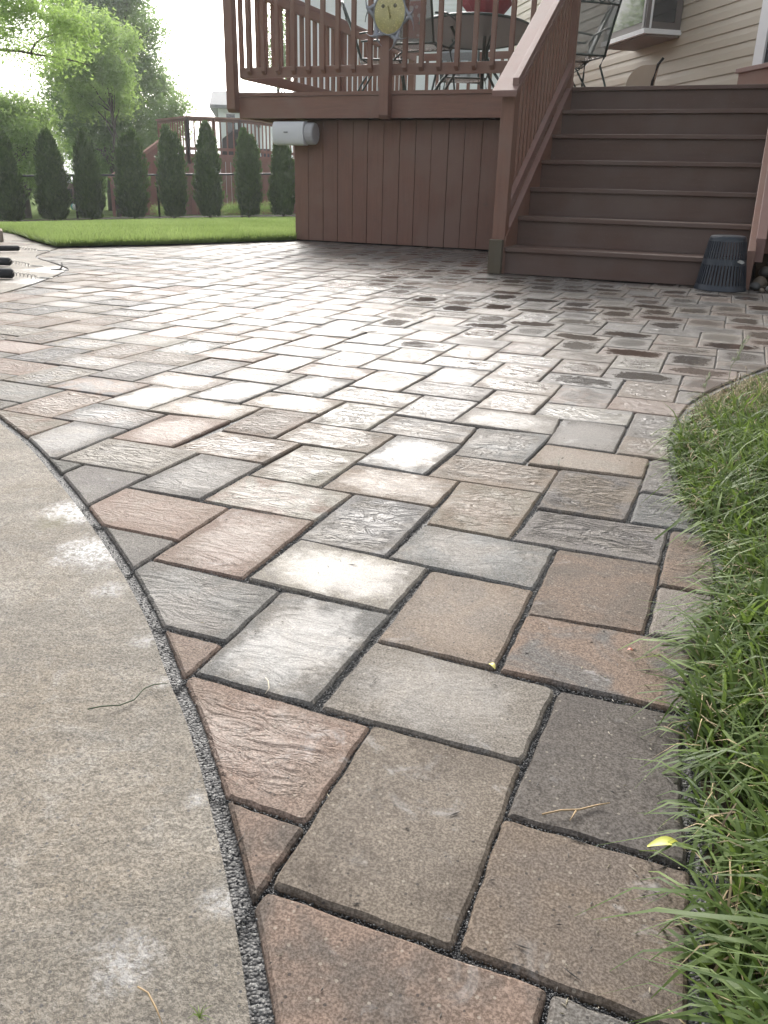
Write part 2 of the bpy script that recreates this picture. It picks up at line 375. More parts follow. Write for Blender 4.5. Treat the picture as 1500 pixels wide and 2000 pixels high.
# ------------------------------------------------------------------ patio
L_, G_ = 1.4619, .0208
def catmull(P, n=10):
    """corner-cutting smoothing that never overshoots"""
    for _ in range(2):
        Q = [P[0]]
        for a, b in zip(P, P[1:]): Q += [a*.8+b*.2, a*.2+b*.8]
        P = Q+[P[-1]]
    return P
# edge of the poured concrete beside the pool (concrete lies to the left / below)
near = [gnd(490,2000), gnd(468,1850), gnd(440,1700), gnd(400,1530), gnd(362,1400), gnd(330,1330), gnd(292,1220), gnd(238,1115), gnd(168,1010), gnd(92,912), gnd(50,865), gnd(0,826)]
CE = catmull([Vector((.40,-1.6,0)), Vector((.27,-.75,0)), gnd(503,2120)]+near+[Vector((-1.75,1.02,0)), Vector((-2.4,1.3,0)), Vector((-2.85,1.85,0))]
             + [gnd(0,573), gnd(45,560), gnd(95,543), gnd(134,526), gnd(104,514), gnd(60,501.5), gnd(112,484.5)], 6)
CE = [c.xy for c in CE]
PIV = 2+len(near)
# right-hand grass border of the patio
GE = [Vector((.44,-1.6,0)), gnd(1345,2000), gnd(1345,1850), gnd(1350,1700), gnd(1330,1560), gnd(1335,1400), gnd(1345,1300), gnd(1400,1160), gnd(1395,1080), gnd(1340,1010), gnd(1312,930), gnd(1305,860), gnd(1335,795), gnd(1385,762), gnd(1455,732), gnd(1530,705), Vector((1.2,3.0,0)), Vector((2.6,3.2,0))]
GE = [c.xy for c in catmull(GE, 6)]
LBx = [p.xy for p in LB[2:]]
def offset_poly(P, d):
    out = []
    for i, p in enumerate(P):
        a = P[max(i-1, 0)]; b = P[min(i+1, len(P)-1)]; t = (b-a).normalized(); out.append(p+Vector((t.y, -t.x))*d)
    return out
def clip(poly, a, b):
    """keep what lies to the right of the line a->b"""
    d = b-a; out = []
    side = lambda p: -(d.x*(p.y-a.y)-d.y*(p.x-a.x))
    for i, p in enumerate(poly):
        q = poly[(i+1) % len(poly)]; sp, sq = side(p), side(q)
        if sp >= 0: out.append(p)
        if (sp > 0 and sq < 0) or (sp < 0 and sq > 0): out.append(p+(q-p)*(sp/(sp-sq)))
    return out
def area(P): return .5*abs(sum(P[i].x*P[(i+1) % len(P)].y-P[(i+1) % len(P)].x*P[i].y for i in range(len(P))))
def inside(p, P):
    r = False
    for i in range(len(P)):
        a, b = P[i-1], P[i]
        if (a.y > p.y) != (b.y > p.y) and p.x < (b.x-a.x)*(p.y-a.y)/(b.y-a.y)+a.x: r = not r
    return r
def clip_curve(poly, curve, region):
    """paver polygon minus the region bounded by the curve: exact when the curve enters and leaves once"""
    n = len(poly); hits = []
    x0, x1 = min(p.x for p in poly), max(p.x for p in poly); y0, y1 = min(p.y for p in poly), max(p.y for p in poly)
    for j, (a, b) in enumerate(zip(curve, curve[1:])):
        if max(a.x, b.x) < x0 or min(a.x, b.x) > x1 or max(a.y, b.y) < y0 or min(a.y, b.y) > y1: continue
        e = b-a
        for i in range(n):
            p, q = poly[i], poly[(i+1) % n]; f = q-p; den = e.x*f.y-e.y*f.x
            if abs(den) < 1e-12: continue
            o = p-a; t = (o.x*f.y-o.y*f.x)/den; u = (o.x*e.y-o.y*e.x)/den
            if 0 <= t < 1 and 0 <= u < 1: hits.append((j+t, i+u, a+e*t))
    if len(hits) < 2:
        c = sum(poly, Vector((0,0)))/n; return [] if inside(c, region) else poly
    hits.sort(key=lambda h: h[0]); h0, h1 = hits[0], hits[-1]
    mid = [curve[k] for k in range(int(h0[0])+1, int(h1[0])+1)]
    out = []                                    # walk the paver from h1 forward to h0 and from h0 forward to h1; keep the outside one
    for s_, e_, path in ((h1, h0, mid), (h0, h1, mid[::-1])):
        P = [s_[2]]; k = s_[1]; end = e_[1] if e_[1] > k else e_[1]+n; i = math.floor(k)+1
        while i < end: P.append(poly[i % n]); i += 1
        corners_ = P[1:]; P.append(e_[2]); P += path
        ok = [not inside(c, region) for c in corners_]
        if corners_ and sum(ok)*2 > len(ok): out.append((sum(ok), P))
    if not out: return []
    P = max(out, key=lambda o: area(o[1]))[1]
    Q = [P[0]]
    for p in P[1:]:
        if (p-Q[-1]).length > .004: Q.append(p)
    return Q if len(Q) > 2 and (Q[0]-Q[-1]).length > .0 else []
# corners of the pavers nearest the camera, measured one by one (px in the photograph -> ground)
MEAS = [('H',0,0,dict(TL=(735,1251),TR=(1087,1347),BR=(1018,1486),BL=(630,1380))),('V',-1,-1,dict(BR=(887,1848),BL=(533,1727),TL=(730,1418),TR=(1018,1492))),
('H',-1,0,dict(TL=(988,1597))),('V',0,0,dict(TL=(840,1110),TR=(1040,1153),BR=(968,1307),BL=(740,1250))),('V',0,1,dict(TL=(1089,1074),TR=(1292,1105),BL=(1030,1200),BR=(1260,1233))),
('V',0,-1,dict(TL=(550,1155),TR=(759,1201),BL=(383,1312),BR=(607,1372))),('H',1,0,dict(TL=(590,1055),BL=(485,1130),TR=(832,1110),BR=(757,1190))),
('V',1,2,dict(TL=(1092,918),TR=(1260,934),BR=(1222,1016),BL=(1052,993))),('V',1,1,dict(TL=(900,942),TR=(1056,963),BR=(996,1051),BL=(834,1022))),
('H',1,2,dict(TL=(1049,997),TR=(1305,1035),BR=(1284,1105),BL=(999,1054))),('H',2,2,dict(TL=(887,889),TR=(1092,918),BR=(1057,963),BL=(833,929))),
('V',2,2,dict(TL=(932,835),TR=(1081,851),BR=(1023,905),BL=(887,886))),('V',2,3,dict(TL=(1100,817),TR=(1223,833),BR=(1199,883),BL=(1068,865))),
('H',2,3,dict(TL=(1068,868),TR=(1268,897),BR=(1255,933),BL=(1028,905))),('V',1,-1,dict(TL=(452,992),TR=(612,1017),BR=(470,1127),BL=(297,1090))),
('V',1,0,dict(TL=(692,965),TR=(843,990),BR=(750,1085),BL=(580,1050))),('H',2,0,dict(TL=(482,927),TR=(690,965),BR=(612,1015),BL=(397,974))),
('V',2,-1,dict(TL=(395,884),TR=(515,905),BR=(390,972),BL=(250,950))),('H',3,0,dict(TL=(432,841),TR=(587,867),BR=(512,906),BL=(332,875))),('V',3,-1,dict(TL=(327,810),TR=(450,820),BR=(335,870),BL=(217,855)))]
def corners(t, m, n, g=G_):
    if t == 'H': x, y, w_, h_ = -m*L_+n, m*L_+n, L_, 1
    else: x, y, w_, h_ = -m*L_+n, 1+m*L_+n, 1, L_
    return dict(BL=Vector((x+g, y+g))*S, BR=Vector((x+w_-g, y+g))*S, TR=Vector((x+w_-g, y+h_-g))*S, TL=Vector((x+g, y+h_-g))*S)
RES = []
for t_, m_, n_, d_ in MEAS:
    cc = corners(t_, m_, n_)
    for k_, p_ in d_.items(): RES.append((cc[k_], (gnd(*p_).xy-cc[k_])*.8))
def warp(p):
    sw = 1e-9; s_ = Vector((0,0)); near_ = 9
    for q, r_ in RES:
        d2 = (p-q).length_squared; w_ = 1/(d2+1e-5)**1.5; sw += w_; s_ += r_*w_; near_ = min(near_, d2)
    return p+s_/sw*math.exp(-near_/(.12**2))
PAL = {'tan': ((.145,.122,.098),(.165,.128,.098)), 'grey': ((.105,.102,.10),(.135,.128,.12)), 'salmon': ((.175,.122,.096),(.185,.138,.112)),
       'cream': ((.20,.185,.16),(.165,.155,.14)), 'dark': ((.068,.064,.061),(.088,.08,.074)), 'brown': ((.108,.087,.073),(.15,.108,.083)), 'blue': ((.115,.119,.122),(.15,.142,.13))}
FIX = {('H',0,0): ('cream',.15,.3), ('V',-1,-1): ('brown',.05,.05), ('H',-1,0): ('tan',.0,0), ('V',0,0): ('tan',.05,.1), ('V',0,1): ('brown',.1,.1), ('V',0,-1): ('blue',.2,.4),
       ('H',1,0): ('cream',.05,.35), ('H',-1,-1): ('brown',.05,0), ('V',-1,-2): ('brown',.0,.0), ('V',-1,0): ('dark',.0,0), ('H',0,1): ('salmon',.05,.1), ('V',1,2): ('grey',1,.3), ('H',1,2): ('grey',1,.3),
       ('V',1,1): ('tan',.6,.4), ('H',1,1): ('blue',.3,.3), ('V',1,0): ('blue',.8,.5), ('V',1,-1): ('salmon',.3,.3), ('H',1,-1): ('grey',.4,.3), ('V',0,-2): ('salmon',.1,.0), ('V',1,-2): ('grey',.1,.1),
       ('H',2,0): ('cream',.5,.4), ('V',2,-1): ('grey',.4,.3), ('H',2,-1): ('salmon',.3,.2), ('H',0,-1): ('salmon',.45,.35), ('V',2,-2): ('grey',.1,.1), ('H',2,2): ('tan',.9,.5), ('V',2,2): ('blue',.7,.5),
       ('V',2,3): ('grey',.05,.4), ('H',2,3): ('tan',.0,.1), ('H',-2,-1): ('brown',.0,0), ('V',-2,-2): ('dark',.0,0), ('H',-2,0): ('brown',0,0)}
def build_pavers():
    rp = random.Random(11); bm_v = []; bm_f = []; loopuv = []; fc = []; fd = []; fp = []
    conc_edge = offset_poly(CE, 0); gap_edge = offset_poly(CE, .017)
    CR = CE+[Vector((-30,6)), Vector((-30,-30)), Vector((.42,-30))]; LR = LBx+[Vector((-30,12)), Vector((-30,5))]; GR = GE+[Vector((30,3)), Vector((30,-30)), Vector((.44,-30))]
    STX0, STX1, STY = -1.205, .50, 5.035
    def put(poly, uvof, near_lvl, c1, c2, pp, z):
        n0 = len(poly)
        # consistent counter-clockwise order
        if sum(poly[i].x*poly[(i+1) % n0].y-poly[(i+1) % n0].x*poly[i].y for i in range(n0)) < 0: poly = poly[::-1]
        cen = sum(poly, Vector((0,0)))/n0
        if near_lvl:
            out = []; rad = .007
            for i, p in enumerate(poly):
                a = poly[i-1]; b = poly[(i+1) % len(poly)]; ea = (a-p); eb = (b-p); r_ = min(rad*rp.uniform(.5, 1.5), ea.length*.4, eb.length*.4)
                q1 = p+ea.normalized()*r_; q2 = p+eb.normalized()*r_
                out += [q1, (q1+q2)/2*.45+p*.55, q2]
                l = (b-p).length; k = int(l/(.012 if near_lvl > 1 else .03)); nn = Vector(((b-p).y, -(b-p).x)).normalized(); ph = rp.uniform(0, 6)
                for j in range(1, k):
                    f_ = j/k; q = p+(b-p)*f_
                    if (q-p).length < r_*1.1 or (q-b).length < rad*1.2: continue
                    out.append(q+nn*(.0007*math.sin(f_*17+ph)+rp.uniform(-.0005, .0005)))
            poly = out
        n = len(poly); base = len(bm_v); ch = .0035
        tx, ty = rp.gauss(0, .006), rp.gauss(0, .006)
        def inset(k_, zz):
            for i, p in enumerate(poly):
                a = poly[i-1]; b = poly[(i+1) % n]; t1 = (p-a); t2 = (b-p)
                if t1.length < 1e-7 or t2.length < 1e-7: nn = (cen-p).normalized()
                else:
                    t1.normalize(); t2.normalize(); nn = Vector((-(t1.y+t2.y), t1.x+t2.x))
                    nn = nn.normalized() if nn.length > 1e-6 else (cen-p).normalized()
                    cs = max(.5, math.sqrt(max(0, (1+t1.dot(t2))/2))); nn = nn/cs
                q = p+nn*k_; bm_v.append((q.x, q.y, z+zz+(q.x-cen.x)*tx+(q.y-cen.y)*ty))
        rings = [(0, -.03), (0, -.0046), (.0010, -.0026), (.0042, 0)] if near_lvl else [(0, -.02), (0, -.003), (.0035, 0)]
        for k_, zz in rings: inset(k_, zz)
        uv = [uvof(Vector(v[:2])) for v in bm_v[base:]]
        def face(idx):
            bm_f.append(tuple(base+i for i in idx)); loopuv.extend(uv[i] for i in idx); fc.append(c1); fd.append(c2); fp.append(pp)
        for r_ in range(len(rings)-1):
            for i in range(n): face((r_*n+i, r_*n+(i+1) % n, (r_+1)*n+(i+1) % n, (r_+1)*n+i))
        face(tuple((len(rings)-1)*n+i for i in range(n)))
    for m in range(-9, 33):
        for n in range(-26, 42):
            for t in 'HV':
                c = corners(t, m, n, .0115); cen = (c['BL']+c['TR'])/2
                if not (-5.6 < cen.x < 3.2 and -1.1 < cen.y < 7.25): continue
                if (cen.y-CAM.y) < 1.4*abs(cen.x-CAM.x)-3.5 and cen.x > 1: continue
                D = (cen-CAM.xy).length
                q = {k_: (warp(v_) if D < 3 else v_)+Vector((rp.gauss(0, .0011), rp.gauss(0, .0011))) for k_, v_ in c.items()}
                poly = [q['BL'], q['BR'], q['TR'], q['TL']]; full = area(poly)
                poly = clip_curve(poly, gap_edge, CR)
                if poly: poly = clip_curve(poly, LBx, LR)
                if poly: poly = clip_curve(poly, GE, GR)
                if not poly or len(poly) < 3 or area(poly) < .0012: continue
                ce2 = sum(poly, Vector((0,0)))/len(poly)
                if STX0 < ce2.x < STX1 and ce2.y > STY: continue
                if ce2.y > 7.1: continue
                if ce2.x >= STX1 and ce2.y > 5.02: continue
                X = (c['BR']-c['BL']).normalized()
                def uvof(p, cen=cen, t=t):
                    d = p-cen; return (d.x, d.y) if t == 'H' else (d.y, d.x)
                if (t, m, n) in FIX: key, tex, glo = FIX[(t, m, n)]
                else:
                    right = azpx(ce2.x, ce2.y) > 900
                    key = rp.choices(['tan','grey','salmon','cream','dark','brown','blue'], [4.4,3.2,2.2,2.6,.3,2.4,2.6])[0]
                    tex = max(0, min(1, rp.gauss(.68, .32))); glo = rp.uniform(.2, .9)
                    if D < 1.3: tex *= .2
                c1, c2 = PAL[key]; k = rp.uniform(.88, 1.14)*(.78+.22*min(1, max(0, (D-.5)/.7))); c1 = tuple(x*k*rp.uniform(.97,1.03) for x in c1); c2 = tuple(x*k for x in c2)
                if rp.random() < .3: c2 = PAL[rp.choice(['grey','salmon','tan','blue'])][0]
                # damp in this paver's middle; also scales the deck reflection painted there
                far = max(0, min(1, (D-1.5)/1.2)); side = max(0, min(1, (azpx(ce2.x, ce2.y)-350)/450))
                wet = far*(.12+.88*side)*rp.uniform(.5, 1)
                glo_k = max(.12, 1-abs(azpx(ce2.x, ce2.y)-620)/800)*max(.3, min(1, 1-(D-3.5)/5))
                if (t, m, n) in FIX: wet *= .6
                glo *= glo_k; tex *= 1-.55*min(1, wet*1.15)
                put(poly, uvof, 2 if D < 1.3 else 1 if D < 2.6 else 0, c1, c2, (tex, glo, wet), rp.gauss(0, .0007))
    me = bpy.data.meshes.new('paver_patio'); me.from_pydata(bm_v, [], bm_f)
    uvl = me.uv_layers.new(name='loc'); uvl.data.foreach_set('uv', np.array(loopuv, np.float32).ravel())
    tot = np.array([len(f) for f in bm_f])
    for nm, arr in (('pc', fc), ('pd', fd), ('pp', fp)):
        a = me.attributes.new(nm, 'FLOAT_COLOR', 'CORNER'); A = np.repeat(np.c_[np.array(arr), np.ones(len(arr))], tot, axis=0)
        a.data.foreach_set('color', A.astype(np.float32).ravel())
    print('paver verts', len(bm_v), 'faces', len(bm_f))
    tag(link('paver_patio', me, M_paver), kind='structure')
    return None
build_pavers()
# bedding that shows in the joints
MB().add([(-5.6,-1.4,-.011),(2.9,-1.4,-.011),(2.9,5.2,-.011),(.5,5.2,-.011),(.5,7.2,-.011),(-3.75,7.2,-.011),(-5.0,4.6,-.011),(-5.6,4.2,-.011)], [(0,1,2,3,4,5,6,7)])
bed = MB().add([(-3.9,7.25,-.0075),(-5.2,4.9,-.0075),(-5.6,1.0,-.0075),(-5.6,-1.6,-.0075),(3.0,-1.6,-.0075),(3.0,7.25,-.0075)], [(0,1,2,3,4,5)]).build('joint_bedding', M_gravel)
tag(bed, kind='structure')
# the pool deck: poured slab with its curved edge
slab = [Vector((p.x, p.y)) for p in CE]; top = -.001
outer = [Vector((-4.98,4.9)), gnd(62,470).xy, gnd(30,458).xy, gnd(0,451).xy, Vector((-9,7.6)), Vector((-14,2)), Vector((-9,-6)), Vector((.4,-3))]
ring = slab+outer
mb = MB(); n = len(ring); mb.add([(p.x, p.y, top) for p in ring]+[(p.x, p.y, -.06) for p in ring], [tuple(range(n))]+[(i, (i+1) % n, n+(i+1) % n, n+i) for i in range(n)])
pd = mb.build('pool_deck', M_conc, bevel=0); tag(pd, kind='structure')

# loose gravel along the concrete edge and in the near joints
def grains():
    P = []; sz = []
    for i in range(len(CE)-1):
        a, b = CE[i], CE[i+1]; L = (b-a).length
        if a.y > 1.0: break
        if (a-CAM.xy).length > 2.2 and a.y < -.5: pass
        dens = 30000 if (a-CAM.xy).length < 1.4 else 14000
        for _ in range(int(L*.028*dens*9/10)):
            t = rng.uniform(); d = (b-a).normalized(); nrm = Vector((d.y, -d.x)); q = a+(b-a)*t+nrm*rng.uniform(-.003, .025)
            P.append((q.x, q.y, -.0065+rng.uniform(0, .0045))); sz.append(rng.uniform(.0007, .0017))
    # in joints of the near pavers
    for m in range(-3, 3):
        for n in range(-4, 5):
            for t in 'HV':
                c = corners(t, m, n, 0); K = [warp(c[k]) for k in ('BL', 'BR', 'TR', 'TL')]
                if (K[0]-CAM.xy).length > 1.7: continue
                for a, b in ((K[0], K[1]), (K[1], K[2])):
                    for _ in range(int((b-a).length*2600)):
                        q = a+(b-a)*rng.uniform(); d = (b-a).normalized(); q = q+Vector((d.y, -d.x))*rng.normal(0, .0022)
                        P.append((q.x, q.y, -.0062+rng.uniform(0, .0022))); sz.append(rng.uniform(.0006, .0014))
    P = np.array(P); sz = np.array(sz)[:, None, None]
    T = np.array([[1,0,0],[-1,0,0],[0,1,0],[0,-1,0],[0,0,1],[0,0,-1]], float)[None]*rng.uniform(.6, 1.3, (len(P), 6, 1))
    a = rng.uniform(0, 6.3, len(P)); c, s_ = np.cos(a), np.sin(a); X = T[..., 0]*c[:, None]-T[..., 1]*s_[:, None]; Y = T[..., 0]*s_[:, None]+T[..., 1]*c[:, None]
    V = np.stack([X, Y, T[..., 2]*np.ones_like(X)], -1)*sz+P[:, None, :]
    F = np.array([[4,0,2],[4,2,1],[4,1,3],[4,3,0],[5,2,0],[5,1,2],[5,3,1],[5,0,3]])[None]+np.arange(len(P))[:, None, None]*6
    tag(npmesh('joint_gravel', V.reshape(-1, 3), F.reshape(-1, 3), M_peb, rnd={'rnd': np.repeat(rng.uniform(0, 1, len(P)), 6)}),
        'fine dark gravel packed between concrete edge and pavers', 'gravel', kind='stuff')
grains()

# ------------------------------------------------------------------ grass border on the right
def soil_bed():
    vs = []; fs = []; E_ = GE
    for i, p in enumerate(E_):
        for j, o in enumerate((0, .03, .10, .3, .8, 2.4)):
            vs.append((p.x+o, p.y-(o*.12), -.012+min(o, .1)*.22+rng.uniform(-.004, .004)*(j > 0)))
    m = 6
    for i in range(len(E_)-1):
        for j in range(m-1): fs.append((i*m+j, i*m+j+1, (i+1)*m+j+1, (i+1)*m+j))
    tag(MB().add(vs, fs).build('garden_soil', M_soil, smooth=True), kind='structure')
soil_bed()
def border_grass():
    gx = np.array([p.x for p in GE]); gy = np.array([p.y for p in GE])
    o_ = np.argsort(gy); gx, gy = gx[o_], gy[o_]
    N = 28000; y = -.75+3.9*rng.uniform(0, 1, N)**1.15; off = rng.exponential(.33, N); off = np.where(off > 1.5, rng.uniform(0, 1.5, N), off)
    ex = np.interp(y, gy, gx); x = ex+.012+off+.05*np.clip((y-1.3)/.5, 0, 1)
    keep = (x < .36+.62*(y+.75)+.55) & (y < 3.15)
    clump = np.sin(x*31+np.sin(y*17)*2)*np.sin(y*27+x*9); keep &= (clump > -.75) | (off > .15)
    x, y, off = x[keep], y[keep], off[keep]; N = len(x)
    cl = (np.sin(x*31+np.sin(y*17)*2)*np.sin(y*27+x*9))
    L = rng.uniform(.04, .125, N)*(1+.35*cl)*(.75+.5*np.minimum(off, .2)/.2)*(1-.5*np.clip((y-.7)/1.2, 0, 1))*rng.choice([1, 1.35, .6], N, p=[.7, .1, .2]); W = rng.uniform(.0028, .0072, N)
    az = np.where(rng.uniform(size=N) < np.exp(-off/.10)*.6, np.pi+rng.normal(0, .8, N), rng.uniform(0, 6.28, N))
    lean = rng.uniform(.25, 1.5, N)+.3*np.exp(-off/.05)
    col = np.clip(rng.beta(1.6, 2.6, N)+.15*cl, 0, 1)
    z = -.01+np.minimum(off, .1)*.2
    tag(blades('border_grass', np.stack([x, y, z], 1), L, W, lean, az, M_blade, col, seg=4, curl=.7),
        'long dark green grass along the right edge of the pavers', 'grass', kind='stuff')
    # thatch: dry straw among it
    k = rng.uniform(size=N) < .22; k |= (np.hypot(x-gnd(1400,790).x, y-gnd(1400,790).y) < .26) & (rng.uniform(size=N) < .85)
    P = np.stack([x, y, z+.004+rng.uniform(0, .03, N)*(rng.uniform(size=N) < .4)], 1)[k]; n = len(P); P = P+rng.normal(0, .01, P.shape)*[1, 1, .2]; P[:, 2] = np.abs(P[:, 2])+.002
    t = NT('dry_straw'); r = t.attr('rnd').outputs['Fac']; t.base(t.mix(r, C4((.10,.07,.035)), C4((.42,.33,.18)))); t.rough(.7)
    tag(blades('dry_thatch', P, rng.uniform(.03, .07, n), rng.uniform(.001, .0022, n), rng.uniform(1.1, 1.9, n), rng.uniform(0, 6.28, n), t.m, rng.uniform(0, 1, n), seg=3),
        'dry straw coloured thatch lying between the green blades', 'dry grass', kind='stuff')
border_grass()
# ------------------------------------------------------------------ wooden deck
FZ = 1.327; FY = 6.86; DX0 = -4.36
HW = Vector((-.559, .829, 0)); HN = Vector((-.829, -.559, 0)); HP = Vector((-.52, 9.27, 0))   # house wall: direction, outward normal, point
deck = empty('wooden_deck', 'raised red-brown timber deck with slatted railing and boarded skirt', 'deck', (-2.7, FY, 0))
def wallpt(t, out=0, z=0): p = HP+HW*t+HN*out; return Vector((p.x, p.y, z))
fl = [(DX0+.05, FY-.012), (2.6, FY-.012), (2.6, 5.0+FY*0+4.1), ]
pw0 = wallpt(-3.4, .02); pw1 = wallpt(4.3, .02)
MB().prism([(DX0+.05,FY-.012,FZ-.032), (1.09,FY-.012,FZ-.032), (pw1.x,pw1.y,FZ-.032), (DX0+.05,pw1.y,FZ-.032)], (0,0,.032)).build('deck_floor', M_woodx, deck)
MB().box((DX0+.09, FY, 1.108), (-1.19, FY+.04, FZ-.034)).build('fascia', M_woodx, deck, bevel=.003)
MB().box((DX0+.05, FY+.045, 1.112), (DX0+.09, pw1.y, FZ-.034)).build('fascia', M_woody, deck, bevel=.003)
MB().box((.52, FY, 1.108), (1.09, FY+.04, FZ-.034)).build('fascia', M_woodx, deck, bevel=.003)
jm = MB()
for i in range(9): jm.box((DX0+.10+i*.395, FY+.045, 1.13), (DX0+.14+i*.395, 11.6, FZ-.036))
jm.build('joists', M_woody, deck)
MB().prism([(-3.72,7.16,0),(.85,7.16,0),(-2.6,12,0),(-3.72,12,0)], (0,0,1.1)).build('crawl_space', M_dark, deck)  # solid near-black fill; darkness under the deck put into its colour
def boards(x0, x1, y, z1, wdt=.158, seedv=1):
    rr = random.Random(seedv); m = MB(); x = x0; i = 0
    while x < x1-.01:
        w_ = min(wdt*rr.uniform(.96, 1.04), x1-x); o = rr.uniform(-.0025, .0025)
        m.box((x+.0022, y+o, .012), (x+w_-.0022, y+.022+o, z1)); x += w_
    return m
boards(-3.80, -1.2, 7.06, 1.104).build('skirt', M_woodv, deck, bevel=.0025)
boards(.50, 1.05, 7.06, 1.104, seedv=3).build('skirt', M_woodv, deck, bevel=.0025)
sm = MB()
for i in range(29):
    sm.box((-3.80, 7.09+i*.16, -.3), (-3.778, 7.09+i*.16+.156, 1.10))
sm.build('skirt', M_woodv, deck)
MB().box((-3.797,7.083,.0),(-1.2,7.12,1.1)).build('skirt_dark_backing', M_dark, deck)  # near-black sheet; shade between the skirt boards put into its colour
def post(name, x0, x1, y0, y1, z0, z1, mat, parent, cut=.03):
    m = MB(); m.box((x0,y0,z0+cut), (x1,y1,z1)); m.prism([(x0,y0+cut*.9,z0),(x0,y1,z0),(x0,y1,z0+cut),(x0,y0,z0+cut)], (x1-x0,0,0)) if cut else None
    return m.build(name, mat, parent, bevel=.003)
RT = 2.30
post('post', -4.362, -4.272, 6.765, 6.855, 1.155, RT-.03, M_woodv, deck)
post('post', -2.79, -2.70, 6.765, 6.855, 1.095, RT-.03, M_woodv, deck)
for x in (-4.362, ): post('post', x, x+.09, 9.2, 9.29, 1.112, RT-.03, M_woodv, deck, 0); post('post', x, x+.09, 11.55, 11.64, 1.112, RT-.03, M_woodv, deck, 0)
# rails
MB().box((-4.27, 6.872, 1.452), (-1.2, 6.91, 1.541)).build('bottom_rail', M_woodx, deck, bevel=.003)
MB().box((-4.27, 6.872, RT-.12), (-1.2, 6.91, RT-.031)).build('top_rail', M_woodx, deck, bevel=.003)
MB().box((-4.42, 6.80, RT-.03), (-1.2, 6.94, RT+.008)).build('cap_rail', M_rail, deck, bevel=.004)
MB().box((-4.30, 6.95, 1.452), (-4.262, 11.6, 1.541)).build('bottom_rail', M_woody, deck, bevel=.003)
MB().box((-4.30, 6.95, RT-.12), (-4.262, 11.6, RT-.031)).build('top_rail', M_woody, deck, bevel=.003)
MB().box((-4.40, 6.945, RT-.03), (-4.26, 11.7, RT+.008)).build('cap_rail', M_rail, deck, bevel=.004)
MB().box((-4.2, 11.56, 1.452), (-2.1, 11.60, 1.541)).build('bottom_rail', M_woodx, deck)
MB().box((-4.2, 11.56, RT-.12), (-2.1, 11.60, RT-.031)).build('top_rail', M_woodx, deck)
def bal_mesh(h, mat):
    m = MB(); a = .0185
    m.add([(-a,-a,.03),(a,-a,.03),(a,a,0),(-a,a,0),(-a,-a,h),(a,-a,h),(a,a,h),(-a,a,h)], [(3,2,1,0),(4,5,6,7),(0,1,5,4),(1,2,6,5),(2,3,7,6),(3,0,4,7)])
    me = bpy.data.meshes.new('baluster'); me.from_pydata(m.v, [], m.f); me.materials.append(mat)
    return me
BM = bal_mesh(.80, M_woodv)
def baluster(me, x, y, z, parent, rz=0):
    o = bpy.data.objects.new('baluster', me); sc.collection.objects.link(o); o.location = (x, y, z); o.rotation_euler = (0,0,rz)
    o.parent = parent; o.matrix_parent_inverse = Matrix.Translation(parent.location).inverted()
    return o
rb_ = random.Random(4)
for k in range(9): baluster(BM, -4.148+.1535*k+rb_.uniform(-.006,.006), 6.852, 1.475, deck, rb_.uniform(-.05,.05))
for k in range(9): baluster(BM, -2.588+.158*k+rb_.uniform(-.006,.006), 6.852, 1.475, deck, rb_.uniform(-.05,.05))
for k in range(29):
    if abs(7.0+k*.155-9.245) > .07: baluster(BM, -4.32, 7.0+k*.155, 1.475, deck, R(90))
for k in range(13): baluster(BM, -4.1+k*.155, 11.62, 1.475, deck, R(180))

# ------------------------------------------------------------------ staircase
st = empty('staircase', 'wide red-brown timber stairs with seven risers up to the deck', 'stairs', (-.34, 5.0, 0))
XL, XR = -1.094, .425
for k in range(1, 8):
    y = 5.005+(k-1)*.2975; z = .178+(k-1)*.1915
    z0 = 0.004 if k == 1 else z-.1915+.001
    MB().box((XL, y+.026, z0), (XR, y+.046, z-.031)).build('riser', M_tread, st)
    if k < 7: MB().box((XL, y, z-.030), (XR, y+.2975+.024, z)).build('tread', M_tread, st, bevel=.004)
    else: MB().box((XL, y, z-.030), (XR, FY-.014, z)).build('tread', M_tread, st, bevel=.004)
SL = .61
def sloped(name, x0, x1, y0, y1, zt0, h, mat, slope=SL, plumb=True, bev=.003):
    zt1 = zt0+slope*(y1-y0)
    return MB().prism([(x0,y0,zt0-h),(x0,y1,zt1-h),(x0,y1,zt1),(x0,y0,zt0)], (x1-x0,0,0)).build(name, mat, st, bevel=bev)
def stringer(x0, x1, z_at):
    P = [(x0,5.02,.0),(x0,5.6,.0),(x0,6.85,1.0),(x0,6.85,z_at+SL*1.75),(x0,5.09,z_at),(x0,5.02,z_at-.04)]
    return MB().prism(P, (x1-x0,0,0)).build('stringer', M_woody, st, bevel=.003)
stringer(-1.134, XL-.0005, .285); stringer(XR+.0005, XR+.045, .27)
sloped('stringer_lit_edge', -1.132, -1.092, 5.10, 6.85, .302, .02, M_rail)  # added strip; paints the lit top edge of the stringer
sloped('bottom_rail', -1.136, -1.098, 5.09, 6.80, .475, .07, M_rail)
sloped('bottom_rail', .462, .52, 5.10, 6.80, .30, .14, M_rail, .62)
sloped('handrail', -1.228, -1.068, 4.90, 6.95, 1.118, .036, M_rail, .60)
sloped('grip_rail', -1.112, -1.072, 4.95, 6.9, 1.118+.03+.045, .044, M_rail, .60)
MB().box((-1.190, 5.0, .004), (-1.10, 5.09, 1.125)).build('post', M_woodv, st, bevel=.004)
MB().box((-1.192, 4.945, .004), (-1.102, 4.995, .225)).build('kick_block', M_green, st, bevel=.004)
MB().box((-1.190, 6.765, 0.9), (-1.10, 6.855, 2.2)).build('post', M_woodv, st, bevel=.004)
MB().box((.60, 5.0, .004), (.69, 5.09, 1.10)).build('post', M_woodv, st, bevel=.004)
